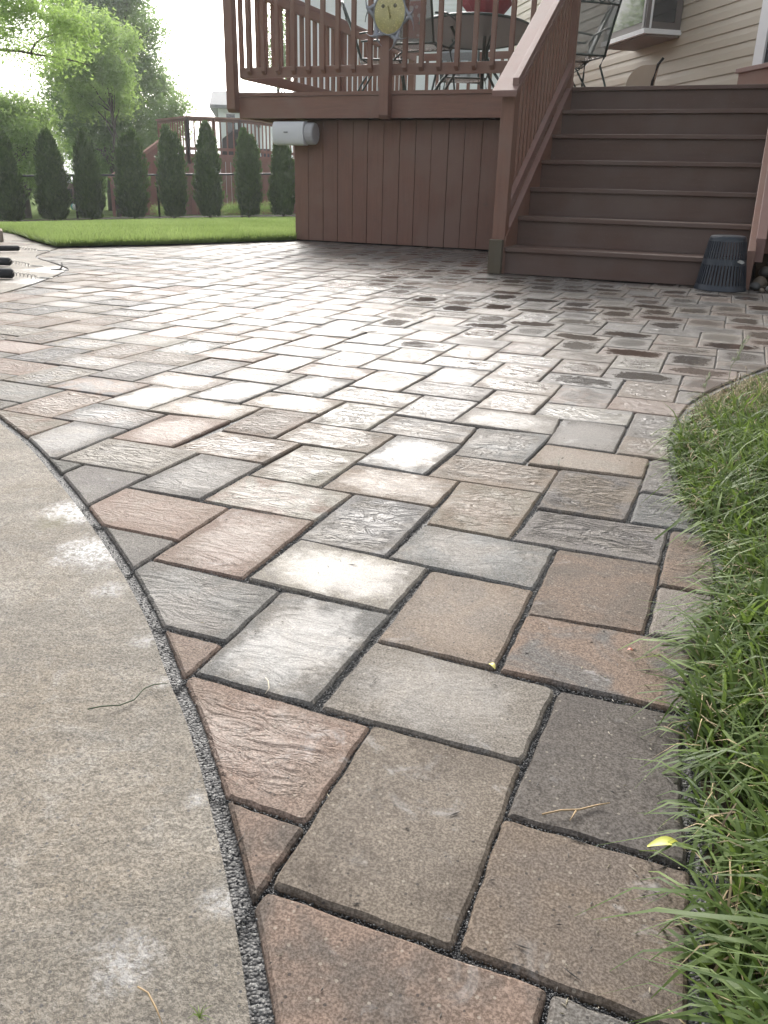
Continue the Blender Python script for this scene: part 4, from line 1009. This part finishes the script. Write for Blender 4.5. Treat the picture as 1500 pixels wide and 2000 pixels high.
# ------------------------------------------------------------------ chain-link fence behind the hedge
fe = empty('chain_link_fence', 'dark chain-link fence running behind the arborvitae row', 'fence', dist(300,420,26.2))
P = [dist(px, 343.5-(px-60)*.008, 26.2) for px in range(-60, 761, 40)]
MB().tube(P, .028, 8).build('top_rail', simple('black_rail', (.03,.035,.035), .5), fe, smooth=True)
for px in (-20, 143, 306, 470, 640):
    a = dist(px, 343.5-(px-60)*.008, 26.2); MB().tube([(a.x,a.y,hz(a.x,a.y)-.1),(a.x,a.y,a.z+.03)], .03, 8).build('post', M_dark, fe, smooth=True)
def chain_mat():
    t = NT('chain_link'); t.base(C4((.06,.065,.06))); t.rough(.5); uv = t.n('UVMap', {'uv_map': 'c'}).outputs[0]; s = t.n('SeparateXYZ', Vector=uv)
    k = 1/.055; A = t.math('ABSOLUTE', t.math('SUBTRACT', t.math('FRACT', t.math('MULTIPLY', t.math('ADD', s.outputs[0], s.outputs[1]), k)), .5)); B = t.math('ABSOLUTE', t.math('SUBTRACT', t.math('FRACT', t.math('MULTIPLY', t.math('SUBTRACT', s.outputs[0], s.outputs[1]), k)), .5))
    h = t.math('LESS_THAN', t.math('MINIMUM', A, B), .045); tr = t.n('BsdfTransparent'); ms = t.n('MixShader', i0=h, i1=tr.outputs[0], i2=t.p.outputs[0]); t.t.links.new(ms.outputs[0], t.out.inputs[0]); return t.m
V = []; F = []; L = 0
for i, p in enumerate(P): V += [(p.x,p.y,hz(p.x,p.y)),(p.x,p.y,p.z)]
for i in range(len(P)-1): F.append((2*i,2*i+2,2*i+3,2*i+1))
fo = MB().add(V, F).build('wire_mesh', chain_mat(), fe); uvl = fo.data.uv_layers.new(name='c')
for poly in fo.data.polygons:
    for li in poly.loop_indices:
        v = fo.data.vertices[fo.data.loops[li].vertex_index].co; uvl.data[li].uv = ((Vector((v.x,v.y))-P[0].xy).length, v.z)

# ------------------------------------------------------------------ neighbour's deck
nd = empty('neighbour_deck', 'raised reddish deck with railing and stairs behind the hedge', 'deck', dist(400,410,33))
RN = (.25,.10,.075); MN = wood('neighbour_wood', RN, (14,14,2), .6); MNl = wood('neighbour_rail', (.33,.15,.11), (8,8,8), .6)
def W(px, z, D): p = dist(px, 350, D); return Vector((p.x, p.y, z))
zf, zr = 1.17, 2.62
seg = [(318, 35.5), (372, 33), (472, 33), (640, 37.5)]; gz = -.85
for i in range(len(seg)-1):
    (p0, D0), (p1, D1) = seg[i], seg[i+1]; a, b = W(p0, zf, D0), W(p1, zf, D1); d = (b-a); n_ = Vector((d.y,-d.x,0)).normalized()*.03; L = d.length
    m = MB(); k = int(L/.17)
    for j in range(k): q0, q1 = a+d*(j/k), a+d*((j+.94)/k); m.prism([(q0.x,q0.y,gz),(q1.x,q1.y,gz),(q1.x,q1.y,zf),(q0.x,q0.y,zf)], -n_)
    m.build('skirt', MN, nd)
    MB().prism([(a.x,a.y,zf+.0),(b.x,b.y,zf+.0),(b.x,b.y,zf+.24),(a.x,a.y,zf+.24)], n_*1.4).build('fascia', MN, nd)
    for (z0, z1, nm) in ((zf+.36,zf+.46,'bottom_rail'),(zr-.14,zr-.04,'top_rail')): MB().prism([(a.x,a.y,z0),(b.x,b.y,z0),(b.x,b.y,z1),(a.x,a.y,z1)], n_).build(nm, MN, nd)
    MB().prism([(a.x,a.y,zr-.04),(b.x,b.y,zr-.04),(b.x,b.y,zr+.01),(a.x,a.y,zr+.01)], n_*4.5).build('cap_rail', MNl, nd)
    k = max(1, int(L/.21))
    for j in range(k+1):
        q = a+d*(j/k); big = j in (0, k) or (i == 1 and j == k//2); w_ = .05 if big else .02
        MB().box((q.x-w_,q.y-w_,zf+.02 if not big else zf-.1),(q.x+w_,q.y+w_,zr-.04)).build('post' if big else 'baluster', MN, nd)
fl_ = [W(p, zf+.2, D) for p, D in seg]+[W(640, zf+.2, 41), W(318, zf+.2, 41)]; MB().prism(fl_, (0,0,.04)).build('deck_floor', MN, nd)
# its stairs down to the left
def rail_n(p0, y0, p1, y1, D0, D1, wz, mat, nm):
    a, b = dist(p0, y0, D0), dist(p1, y1, D1); MB().beam(a, b, .12, wz).build(nm, mat, nd); return a, b
a, b = rail_n(318, 272, 214, 349, 33.5, 31.5, .12, MNl, 'handrail'); rail_n(318, 288, 285, 310, 33.6, 33, .16, MN, 'stringer')
m = MB(); k = 22
for j in range(k):
    q0, q1 = b+(a-b)*(j/k), b+(a-b)*((j+.9)/k); d = Vector((0,.04,0))
    bot = gz if j > 2 or j == 0 else q0.z-.35
    if j in (1, 3, 4): bot = q0.z-.7
    m.prism([(q0.x,q0.y,bot),(q1.x,q1.y,bot),(q1.x,q1.y,q1.z-.02),(q0.x,q0.y,q0.z-.02)], d)
m.build('stair_wall', MN, nd)
for px in (232, 246): q = dist(px, 350, 31.8); MB().box((q.x-.06,q.y-.06,gz),(q.x+.06,q.y+.06,dist(px,352,31.8).z)).build('post', MN, nd)
# dark grill and chair silhouettes on it
gr = empty('neighbour_grill', 'dark covered grill standing on the neighbour deck', 'grill', W(455, zf+.24, 34.5)); q = W(455, zf+.24, 34.5)
MB().prism([(q.x-.45,q.y,q.z),(q.x+.45,q.y,q.z),(q.x+.42,q.y,q.z+.55),(q.x+.15,q.y,q.z+.95),(q.x-.42,q.y,q.z+.6)], (0,.5,0)).build('cover', simple('black_cover', (.03,.028,.03), .8), gr, bevel=.03)
q = W(520, zf+.24, 36.5); pl_ = empty('neighbour_planter', 'dark potted plant behind the neighbour railing', 'plant', q)
MB().lathe([(.0,0),(.16,0),(.22,.35),(.2,.35),(.0,.3)], 16, q).build('pot', simple('dark_pot', (.05,.05,.07), .6), pl_)

# ------------------------------------------------------------------ foliage helpers and trees
def leaves(name, clumps, N, size, mat, parent, seed_, droop=0.3):
    """clumps: (centre, radius); leaves gathered in twig-sized tufts through each clump's volume"""
    rg = np.random.default_rng(seed_); C = np.array([c for c, r in clumps]); Rr = np.array([r for c, r in clumps]); wgt = Rr**2/np.sum(Rr**2)
    nt = max(1, N//9); k = rg.choice(len(C), nt, p=wgt); dv = rg.normal(size=(nt,3)); dv /= np.linalg.norm(dv, axis=1)[:, None]
    rad_ = Rr[k]*np.clip(rg.uniform(.08, 1.0, nt)**.45*(1+.10*rg.normal(size=nt)), .1, 1.3); tc = C[k]+dv*rad_[:, None]*[1, 1, .82]
    kk = np.repeat(np.arange(nt), 9); cen = tc[kk]+rg.normal(size=(nt*9,3))*size*1.3; n = len(cen)
    nr = rg.normal(size=(n,3))*[.8,.8,1]+[0,0,.5]; nr /= np.linalg.norm(nr, axis=1)[:, None]
    V, F = spray_cloud(cen, nr, rg.uniform(.6, 1.2, n)*size, rg, 1.5)
    base_ = rg.uniform(0, 1, nt)[kk]; hgt = (cen[:, 2]-C[:, 2].min())/(np.ptp(C[:, 2])+1e-3+Rr.max())
    rnd_ = np.clip(.45*base_+.35*rg.uniform(0, 1, n)+.2*hgt, 0, 1)
    return npmesh(name, V, F, mat, parent, rnd={'rnd': np.repeat(rnd_, 4)})
def limb(m, a, b, r0, r1, seed_, k=7, sag=.06):
    rr = random.Random(seed_); a, b = Vector(a), Vector(b); L = (b-a).length; pts = []
    for i in range(k+1):
        t_ = i/k; p = a.lerp(b, t_); o = math.sin(math.pi*t_)*L*sag; pts.append(p+Vector((rr.uniform(-1,1), rr.uniform(-1,1), rr.uniform(-.3,1)))*o*.6)
    m.tube(pts, [r0+(r1-r0)*i/k for i in range(k+1)], 7); return pts
def tree(name, label, cl_px, D, base_px, N, size, mat, seed_, tr=.22, spread=1.6, group=None, zb=None, nlimb=12, yoff=0):
    rr = random.Random(seed_); bp = dist(base_px, 350, D); z0 = hz(bp.x, bp.y)-.1 if zb is None else zb
    e = empty(name, label, 'tree', (bp.x, bp.y, z0), group); cl = []
    for px, py, rp_ in cl_px:
        Dd = D+rr.uniform(-1, 1)*spread; c = dist(px, py, Dd); cl.append((tuple(c), rp_/1722*Dd))
    leaves('crown', cl, N, size, mat, e, seed_)
    m = MB(); zmax = max(c[2] for c, r in cl); topp = Vector((bp.x+rr.uniform(-.3,.3), bp.y, z0+(zmax-z0)*.75))
    pts = limb(m, (bp.x, bp.y, z0), topp, tr, tr*.35, seed_, 9, .03)
    for c, r in rr.sample(cl, min(nlimb, len(cl))):
        t_ = rr.uniform(.3, .95); a = pts[int(t_*9)]
        limb(m, a, Vector(c), tr*.38, tr*.08, rr.random(), 6, .07)
    m.build('trunk', M_bark, e, smooth=True); return e
big = [(200,15,50),(150,25,50),(245,35,42),(285,70,30),(300,55,18),(200,80,60),(140,90,48),(250,110,42),(292,140,30),(240,165,50),(170,165,55),(125,190,38),(312,178,32),(342,205,24),(300,230,42),(240,240,50),(180,240,50),(130,240,38),(275,285,42),(210,290,50),(150,290,34),(366,206,7),(330,245,30),(200,-40,60),(140,-30,50),(250,-20,40),(228,330,30),(180,330,30),(300,300,30)]
tree('shade_tree', 'tall leafy shade tree rising behind the middle of the hedge', big, 40, 218, 80000, .19, M_leafd, 21, .28, 2.2)
left = [(15,215,32),(55,225,30),(10,250,40),(55,265,38),(85,235,18),(25,300,42),(70,300,34),(60,335,26),(15,340,30),(95,290,20),(-30,230,50),(-30,290,50)]
tree('leafy_tree', 'bright rounded tree at the left behind the first arborvitae', left, 31, 45, 26000, .15, M_leaf, 33, .14, 1.5)
thin = [(150,135,32),(190,120,34),(225,150,30),(200,185,36),(160,190,30),(235,195,22),(150,70,30),(195,60,34),(250,80,20),(110,140,20)]
tree('maple_tree', 'paler young maple with thin twin stems in front of the shade tree', thin, 30, 225, 20000, .14, M_leaf, 41, .07, 1.2)
q = dist(215, 350, 30.5); 
tree('side_tree', 'tall leafy tree standing out of frame at the far left, mirrored in the bay window', [(-110,200,70),(-190,150,80),(-120,90,70),(-220,40,80),(-130,-20,70),(-230,-90,70),(-150,-130,70),(-260,200,70),(-180,-200,60)], 33, -160, 24000, .17, M_leaf, 91, .2, 2)
# near overhanging branch of a tree that stands out of frame to the left
nb = empty('overhanging_maple', 'near maple whose leafy branch reaches in at the upper left', 'tree', dist(-420, 430, 14))
cl = [(18,8,26),(55,18,26),(90,30,22),(118,44,22),(150,50,20),(30,50,12),(66,66,10),(10,62,14),(45,88,14),(12,98,12),(80,84,14),(72,108,12),(110,112,12),(98,125,10),(66,125,9),(66,146,7),(140,108,14),(160,122,10),(20,120,9),(175,75,14),(-30,20,40),(-40,80,30),(2,30,18),(-60,60,40),(135,84,12),(50,-20,30),(120,-10,30)]
leaves('crown', [(tuple(dist(px, py, 14+math.sin(px)*.9)), r/1722*14) for px, py, r in cl], 15000, .062, M_leaf, nb, 55)
m = MB(); tb = dist(-420, 430, 14); m.tube([tb, tb+Vector((.05,0,2.2)), dist(-400, 60, 14), dist(-390,-200,14)], [.16,.13,.10,.06], 9)
m.tube([dist(-410,170,14), dist(-250,110,14), dist(-90,96,14), dist(0,97,14), dist(40,100,14), dist(72,107,14), dist(110,112,14.1), dist(150,120,14.1), dist(175,128,14.2)], [.06,.05,.032,.022,.019,.016,.012,.009,.004], 8)
m.tube([dist(60,103,14), dist(68,86,14), dist(82,74,13.9), dist(112,66,13.9), dist(140,58,13.8)], [.014,.012,.010,.007,.003], 7)
m.tube([dist(-250,110,14), dist(-120,50,14), dist(-20,25,14), dist(60,20,14), dist(120,40,14)], [.03,.024,.016,.010,.004], 7)
m.build('trunk', M_bark, nb, smooth=True)
tree('distant_tree', 'slim distant tree seen between the left posts of the deck railing', [(545,120,16),(540,90,16),(548,60,14),(540,145,16),(543,30,12),(560,110,12)], 48, 545, 5000, .17, M_leafd, 61, .12, .8)
tree('far_tree', 'distant tree top showing through the deck railing above the white house', [(700,12,24),(690,-15,30),(720,-10,26)], 60, 700, 3000, .2, M_leafd, 62, .2, 1)
# shrubs far beyond the neighbour's lawn
for i, (pl, D, lab) in enumerate((([(58,362,16),(78,365,14),(40,362,16),(64,350,12)], 52, 'low rounded shrub beyond the lawn between the two leftmost arborvitae'),
        ([(120,362,16),(150,366,14),(100,360,14),(205,362,16),(225,350,20),(185,355,18)], 58, 'dark shrub mass beyond the playhouse'),
        ([(-40,355,24),(-10,362,18),(10,362,16)], 50, 'shrub at the far left beyond the lawn'))):
    e = empty('far_shrub', lab, 'shrub', dist(pl[0][0], 385, D), 'shrubs beyond the neighbour lawn')
    leaves('foliage', [(tuple(dist(px, py, D+(k % 3)*.8)), r/1722*D) for k, (px, py, r) in enumerate(pl)], 7000, .15, M_leaf if i == 0 else M_leafd, e, 70+i)
# small weeds at the foot of the neighbour deck
for k, (px, py, lab) in enumerate(((455,412,'pale weed clump at the foot of the neighbour deck, left of the seventh arborvitae'),(520,410,'pale weed clump between the last two arborvitae'),(322,415,'pale weed clump right of the ragged arborvitae'))):
    e = empty('weed_clump', lab, 'weed', dist(px, py, 26.6), 'weeds along the fence'); leaves('foliage', [(tuple(dist(px+o, py-4, 26.6)), .16) for o in (-14, 0, 14)], 1600, .05, M_leaf, e, 80+k)

# ------------------------------------------------------------------ neighbours' houses
def gable_house(label, D, px0, px1, zeave, zridge, depth, name='neighbour_house', eave=.5, yaw=0.0, wins=(), lap=.16):
    a, b = W(px0, 0, D), W(px1, 0, D); d = (b-a); L = d.length; d.normalize(); n_ = Vector((-d.y, d.x, 0))
    if n_.dot(Vector((a.x-CAM.x, a.y-CAM.y, 0))) < 0: n_ = -n_
    e = empty(name, label, 'house', (a.x, a.y, -1.0)); m = MB(); z = -1.2
    while z < zeave: 
        z2 = min(z+lap, zeave); m.add([a-n_*.02+Vector((0,0,z)), b-n_*.02+Vector((0,0,z)), b+Vector((0,0,z2)), a+Vector((0,0,z2))], [(0,1,2,3)])
        m.add([a-n_*.02+Vector((0,0,z)), b-n_*.02+Vector((0,0,z)), b+Vector((0,0,z)), a+Vector((0,0,z))], [(0,1,2,3)]); z += lap
    m.build('siding', M_sidw, e)
    MB().prism([a+n_*.03+Vector((0,0,-1.2)), b+n_*.03+Vector((0,0,-1.2)), b+n_*depth+Vector((0,0,-1.2)), a+n_*depth+Vector((0,0,-1.2))], (0,0,zeave+1.2)).build('wall', M_sidw, e)
    P = [a-d*eave-n_*eave+Vector((0,0,zeave)), a-d*eave+n_*(depth/2)+Vector((0,0,zridge)), a-d*eave+n_*(depth+eave)+Vector((0,0,zeave)), a-d*eave+n_*(depth/2)+Vector((0,0,zridge-.25)), ]
    P = [P[0], P[1], P[2], P[2]-Vector((0,0,.18)), P[0]-Vector((0,0,.18))]
    MB().prism(P, d*(L+2*eave)).build('roof', M_roof, e)
    for (x0, x1, z0, z1) in wins:
        p0 = a+d*x0-n_*.03; p1 = a+d*x1-n_*.03
        f = MB().prism([p0+Vector((0,0,z0)), p1+Vector((0,0,z0)), p1+Vector((0,0,z1)), p0+Vector((0,0,z1))], n_*.02-n_*.06).build('window', M_white, e)
        q0 = a+d*(x0+.08)-n_*.10; q1 = a+d*(x1-.08)-n_*.10
        MB().prism([q0+Vector((0,0,z0+.08)), q1+Vector((0,0,z0+.08)), q1+Vector((0,0,z1-.08)), q0+Vector((0,0,z1-.08))], n_*.01).build('pane', M_glass, f)
    return e
gable_house('white house with a gabled roof just left of the deck corner post', 58, 432, 560, 4.9, 6.1, 9, wins=((.4,1.1,3.2,4.5),))
gable_house('low white house wing with small roof beside the white loudspeaker', 52, 512, 640, 3.9, 5.4, 8, eave=.45)
gable_house('bright white neighbouring house wall seen through the deck railing', 40, 575, 1010, 13, 16, 8, wins=((4.6,5.6,5.6,7.2),(6.4,7.4,2.0,3.4)))
# playhouse and ball on the neighbour's lawn
pp_ = W(143, -.98, 50); ph_ = empty('playhouse', 'small brown playhouse with a pale roof far across the lawn', 'playhouse', pp_)
q = pp_; h0 = dist(143, 365, 50).z; MB().box((q.x-.5,q.y-.4,-1.0),(q.x+.5,q.y+.4,h0+.25)).build('wall', simple('brown_wall', (.16,.10,.08), .8), ph_)
MB().prism([(q.x-.6,q.y-.5,h0+.2),(q.x+.6,q.y-.5,h0+.2),(q.x,q.y-.5,h0+.6)], (0,1.0,0)).build('roof', M_sidw, ph_)
MB().box((q.x-.2,q.y-.42,-1.0),(q.x+.2,q.y-.39,h0-.1)).build('door', M_dark, ph_)
bp_ = dist(143, 389, 38); bb = bmesh.new(); bmesh.ops.create_uvsphere(bb, u_segments=20, v_segments=12, radius=.13); me = bpy.data.meshes.new('toy_ball'); bb.to_mesh(me); bb.free()
def ballmat():
    t = NT('ball_panels'); s = t.n('SeparateXYZ', Vector=t.objc()); t.base(t.mix(t.math('GREATER_THAN', s.outputs[0], .02), C4((.05,.38,.32)), C4((.85,.87,.85)))); t.rough(.4); return t.m
o = link('toy_ball', me, ballmat(), smooth=True); o.location = (bp_.x, bp_.y, hz(bp_.x, bp_.y)+.12); tag(o, 'white and teal ball lying on the neighbour lawn', 'ball')

# ------------------------------------------------------------------ litter on the pavers
def flatleaf(name, label, px, py, L, Wd, ang, col, cup=.004, cat='leaf'):
    c = gnd(px, py); m = MB(); n = 8; V = []; F = []; d = Vector((math.cos(ang), math.sin(ang), 0)); s = Vector((-d.y, d.x, 0))
    for i in range(n+1):
        t_ = i/n; w_ = Wd*math.sin(math.pi*min(.98, max(.03, t_)))**.8/2; mid = c+d*(t_-.5)*L+Vector((0,0,.003+cup*math.sin(math.pi*t_)))
        V += [mid+s*w_+Vector((0,0,.35*w_)), mid, mid-s*w_+Vector((0,0,.35*w_))]
    for i in range(n): b = 3*i; F += [(b,b+1,b+4,b+3),(b+1,b+2,b+5,b+4)]
    e = m.add(V, F).build(name, simple(name+'_skin', col, .5, .15, 120), smooth=True); return tag(e, label, cat)
flatleaf('fallen_leaf', 'bright yellow leaf lying by the grass at lower right', 1300, 1660, .034, .011, .35, (.42,.43,.07), .006)
flatleaf('fallen_leaf', 'small yellow leaf in the joint in the middle foreground', 960, 1306, .013, .007, -.6, (.60,.55,.16), .003)
flatleaf('fallen_leaf', 'tiny yellow leaf far out on the wet pavers', 728, 646, .05, .022, .3, (.60,.45,.06), .004)
flatleaf('fallen_leaf', 'tiny reddish leaf scrap beside the grass', 1230, 1274, .008, .005, .2, (.35,.10,.06), .002)
M_twig = simple('dry_twig', (.34,.24,.13), .7, .2, 100)
def stem(name, label, pts, r, mat, cat='twig', h=.004, branch=None):
    P = [gnd(x, y)+Vector((0,0,h+.002*math.sin(i*1.7))) for i, (x, y) in enumerate(pts)]; m = MB(); m.tube(P, [r]*(len(P)-1)+[r*.4], 6)
    if branch: m.tube([gnd(x, y)+Vector((0,0,h)) for x, y in branch], [r*.9, r*.8, r*.4], 6)
    return tag(m.build(name, mat, smooth=True), label, cat)
stem('dry_twig', 'forked dry twig lying on the dark paver at lower right', [(1058,1597),(1095,1592),(1130,1587),(1165,1576),(1190,1576)], .0009, M_twig, branch=[(1124,1590),(1118,1600),(1112,1609)])
stem('dry_twig', 'curled pale stem on the joint above the salmon paver', [(519,1332),(524,1341),(526,1352),(518,1361)], .0007, simple('pale_stem', (.55,.48,.36), .6), h=.006)
M_gst = simple('green_stem', (.07,.09,.05), .6, .2)
stem('grass_stem', 'thin dark green stem crossing the concrete edge', [(172,1391),(200,1388),(235,1382),(262,1370),(282,1352),(300,1345),(330,1338)], .0008, M_gst, 'stem')
stem('dry_twig', 'tan stem lying on the concrete at the bottom', [(270,1935),(290,1950),(305,1975),(318,2005)], .0007, M_twig)
stem('grass_stem', 'short upright blade growing from a joint among the wavy pavers', [(1091,908),(1090,915),(1091,921)], .0009, M_gst, 'stem', h=.01)
# little green sprout at the bottom edge of the concrete
sp0 = gnd(390, 1992); n = 9; e = blades('sprout', np.tile([[sp0.x, sp0.y, 0]], (n,1)), rng.uniform(.008,.02,n), np.full(n,.0012), rng.uniform(.5,1.4,n), np.linspace(0,6,n), M_blade, rng.uniform(.6,1,n), seg=3); tag(e, 'tiny green sprout on the concrete at the bottom edge', 'weed')
# insect-like dark scrap on the pale patch at the pool deck tip
q = gnd(118, 530); m = MB(); m.tube([q+Vector((-.05,-.03,.008)), q+Vector((0,0,.012)), q+Vector((.01,.01,.03)), q+Vector((0,.02,.052))], [.003,.007,.005,.002], 6); m.tube([q+Vector((0,0,.01)), q+Vector((.045,.025,.006))], [.004,.002], 6)
tag(m.build('dead_twig', simple('grey_twig', (.12,.12,.11), .7)), 'forked dark twig on the pale wet tip of the pool concrete', 'twig')
# crumbs and clippings scattered over the near pavers
def grit():
    n = 1500; y = rng.uniform(-.4, 2.6, n); u = rng.uniform(0, 1, n); ex = np.interp(y, [p.y for p in GE[:40]], [p.x for p in GE[:40]]); x = np.where(u < .45, ex-rng.exponential(.05, n), rng.uniform(-1.2, .35, n))
    keep = np.array([not inside(Vector((a, b)), CE+[Vector((-30,6)), Vector((-30,-30)), Vector((.42,-30))]) for a, b in zip(x, y)]); x, y = x[keep], y[keep]; n = len(x)
    az = rng.uniform(0, 6.28, n); L = rng.uniform(.001, .004, n)*np.where(rng.uniform(size=n) < .12, 3.5, 1); d = np.stack([np.cos(az), np.sin(az), 0*az], 1)*L[:, None]; s_ = np.stack([-np.sin(az), np.cos(az), 0*az], 1)*rng.uniform(.0004, .0009, n)[:, None]
    P = np.stack([x, y, np.full(n, .0012)], 1); up = np.array([[0, 0, .0011]]); V = np.stack([P-d, P+s_, P+d+up*.6, P-s_, P+up], 1).reshape(-1, 3)
    F = np.array([[0,1,4],[1,2,4],[2,3,4],[3,0,4]])[None]+np.arange(n)[:, None, None]*5
    t = NT('crumbs'); r = t.attr('rnd').outputs['Fac']; cr = t.n('ValToRGB', Fac=r); e = cr.color_ramp.elements; e[0].color = (.02,.017,.014,1); e[1].color = (.28,.24,.15,1); x_ = e.new(.6); x_.color = (.05,.04,.03,1); t.base(cr.outputs[0])
    tag(npmesh('grit', V, F.reshape(-1, 3), t.m, rnd={'rnd': np.repeat(rng.uniform(0, 1, n), 5)}), 'dark crumbs and dry clippings scattered over the near pavers', 'grit', kind='stuff')
grit()
# seeding weed beside the border
M_seed = simple('seed_stalk', (.42,.45,.30), .6, .2, 50)
def weed(label, pts, r, heads):
    b = gnd(*pts[0]); D = math.hypot(b.x-CAM.x, b.y-CAM.y); P = [dist(x, y, D) for x, y in pts]
    e = empty('seed_weed', label, 'weed', b, 'seeding weeds at the border'); MB().tube(P, [r]*(len(P)-1)+[r*.5], 6).build('stalk', M_seed, e, smooth=True)
    m = MB(); rr = random.Random(len(pts))
    for (x, y) in heads:
        c = dist(x, y, D)
        for k in range(6):
            o = Vector((rr.uniform(-1,1), rr.uniform(-1,1), rr.uniform(-1,1)))*.007; m.tube([c+o, c+o*.5+Vector((.003,0,.008)), c+o+Vector((.004,0,.014))], [.0004,.0017,.0003], 5)
    m.build('seed_head', M_seed, e, smooth=True)
weed('tall seeding grass stalk above the top of the border', [(1423,742),(1428,715),(1440,698),(1447,680),(1457,664)], .0010, [(1440,696),(1446,682),(1452,672),(1458,664),(1430,708),(1440,703)])
weed('short seeding stalk left of the tall one', [(1372,776),(1378,758),(1381,745),(1379,732)], .0009, [(1380,745),(1381,738),(1374,755)])

# ------------------------------------------------------------------ air
t = NT('air'); t.t.nodes.remove(t.p); pv = t.t.nodes.new('ShaderNodeVolumePrincipled'); pv.inputs['Color'].default_value = (.92,.95,1,1); pv.inputs['Density'].default_value = .0009; pv.inputs['Anisotropy'].default_value = .6
t.t.links.new(pv.outputs[0], t.out.inputs['Volume'])
hz_ = MB().box((-620,-620,-2.2),(620,620,30)).build('haze', t.m); tag(hz_, kind='stuff')
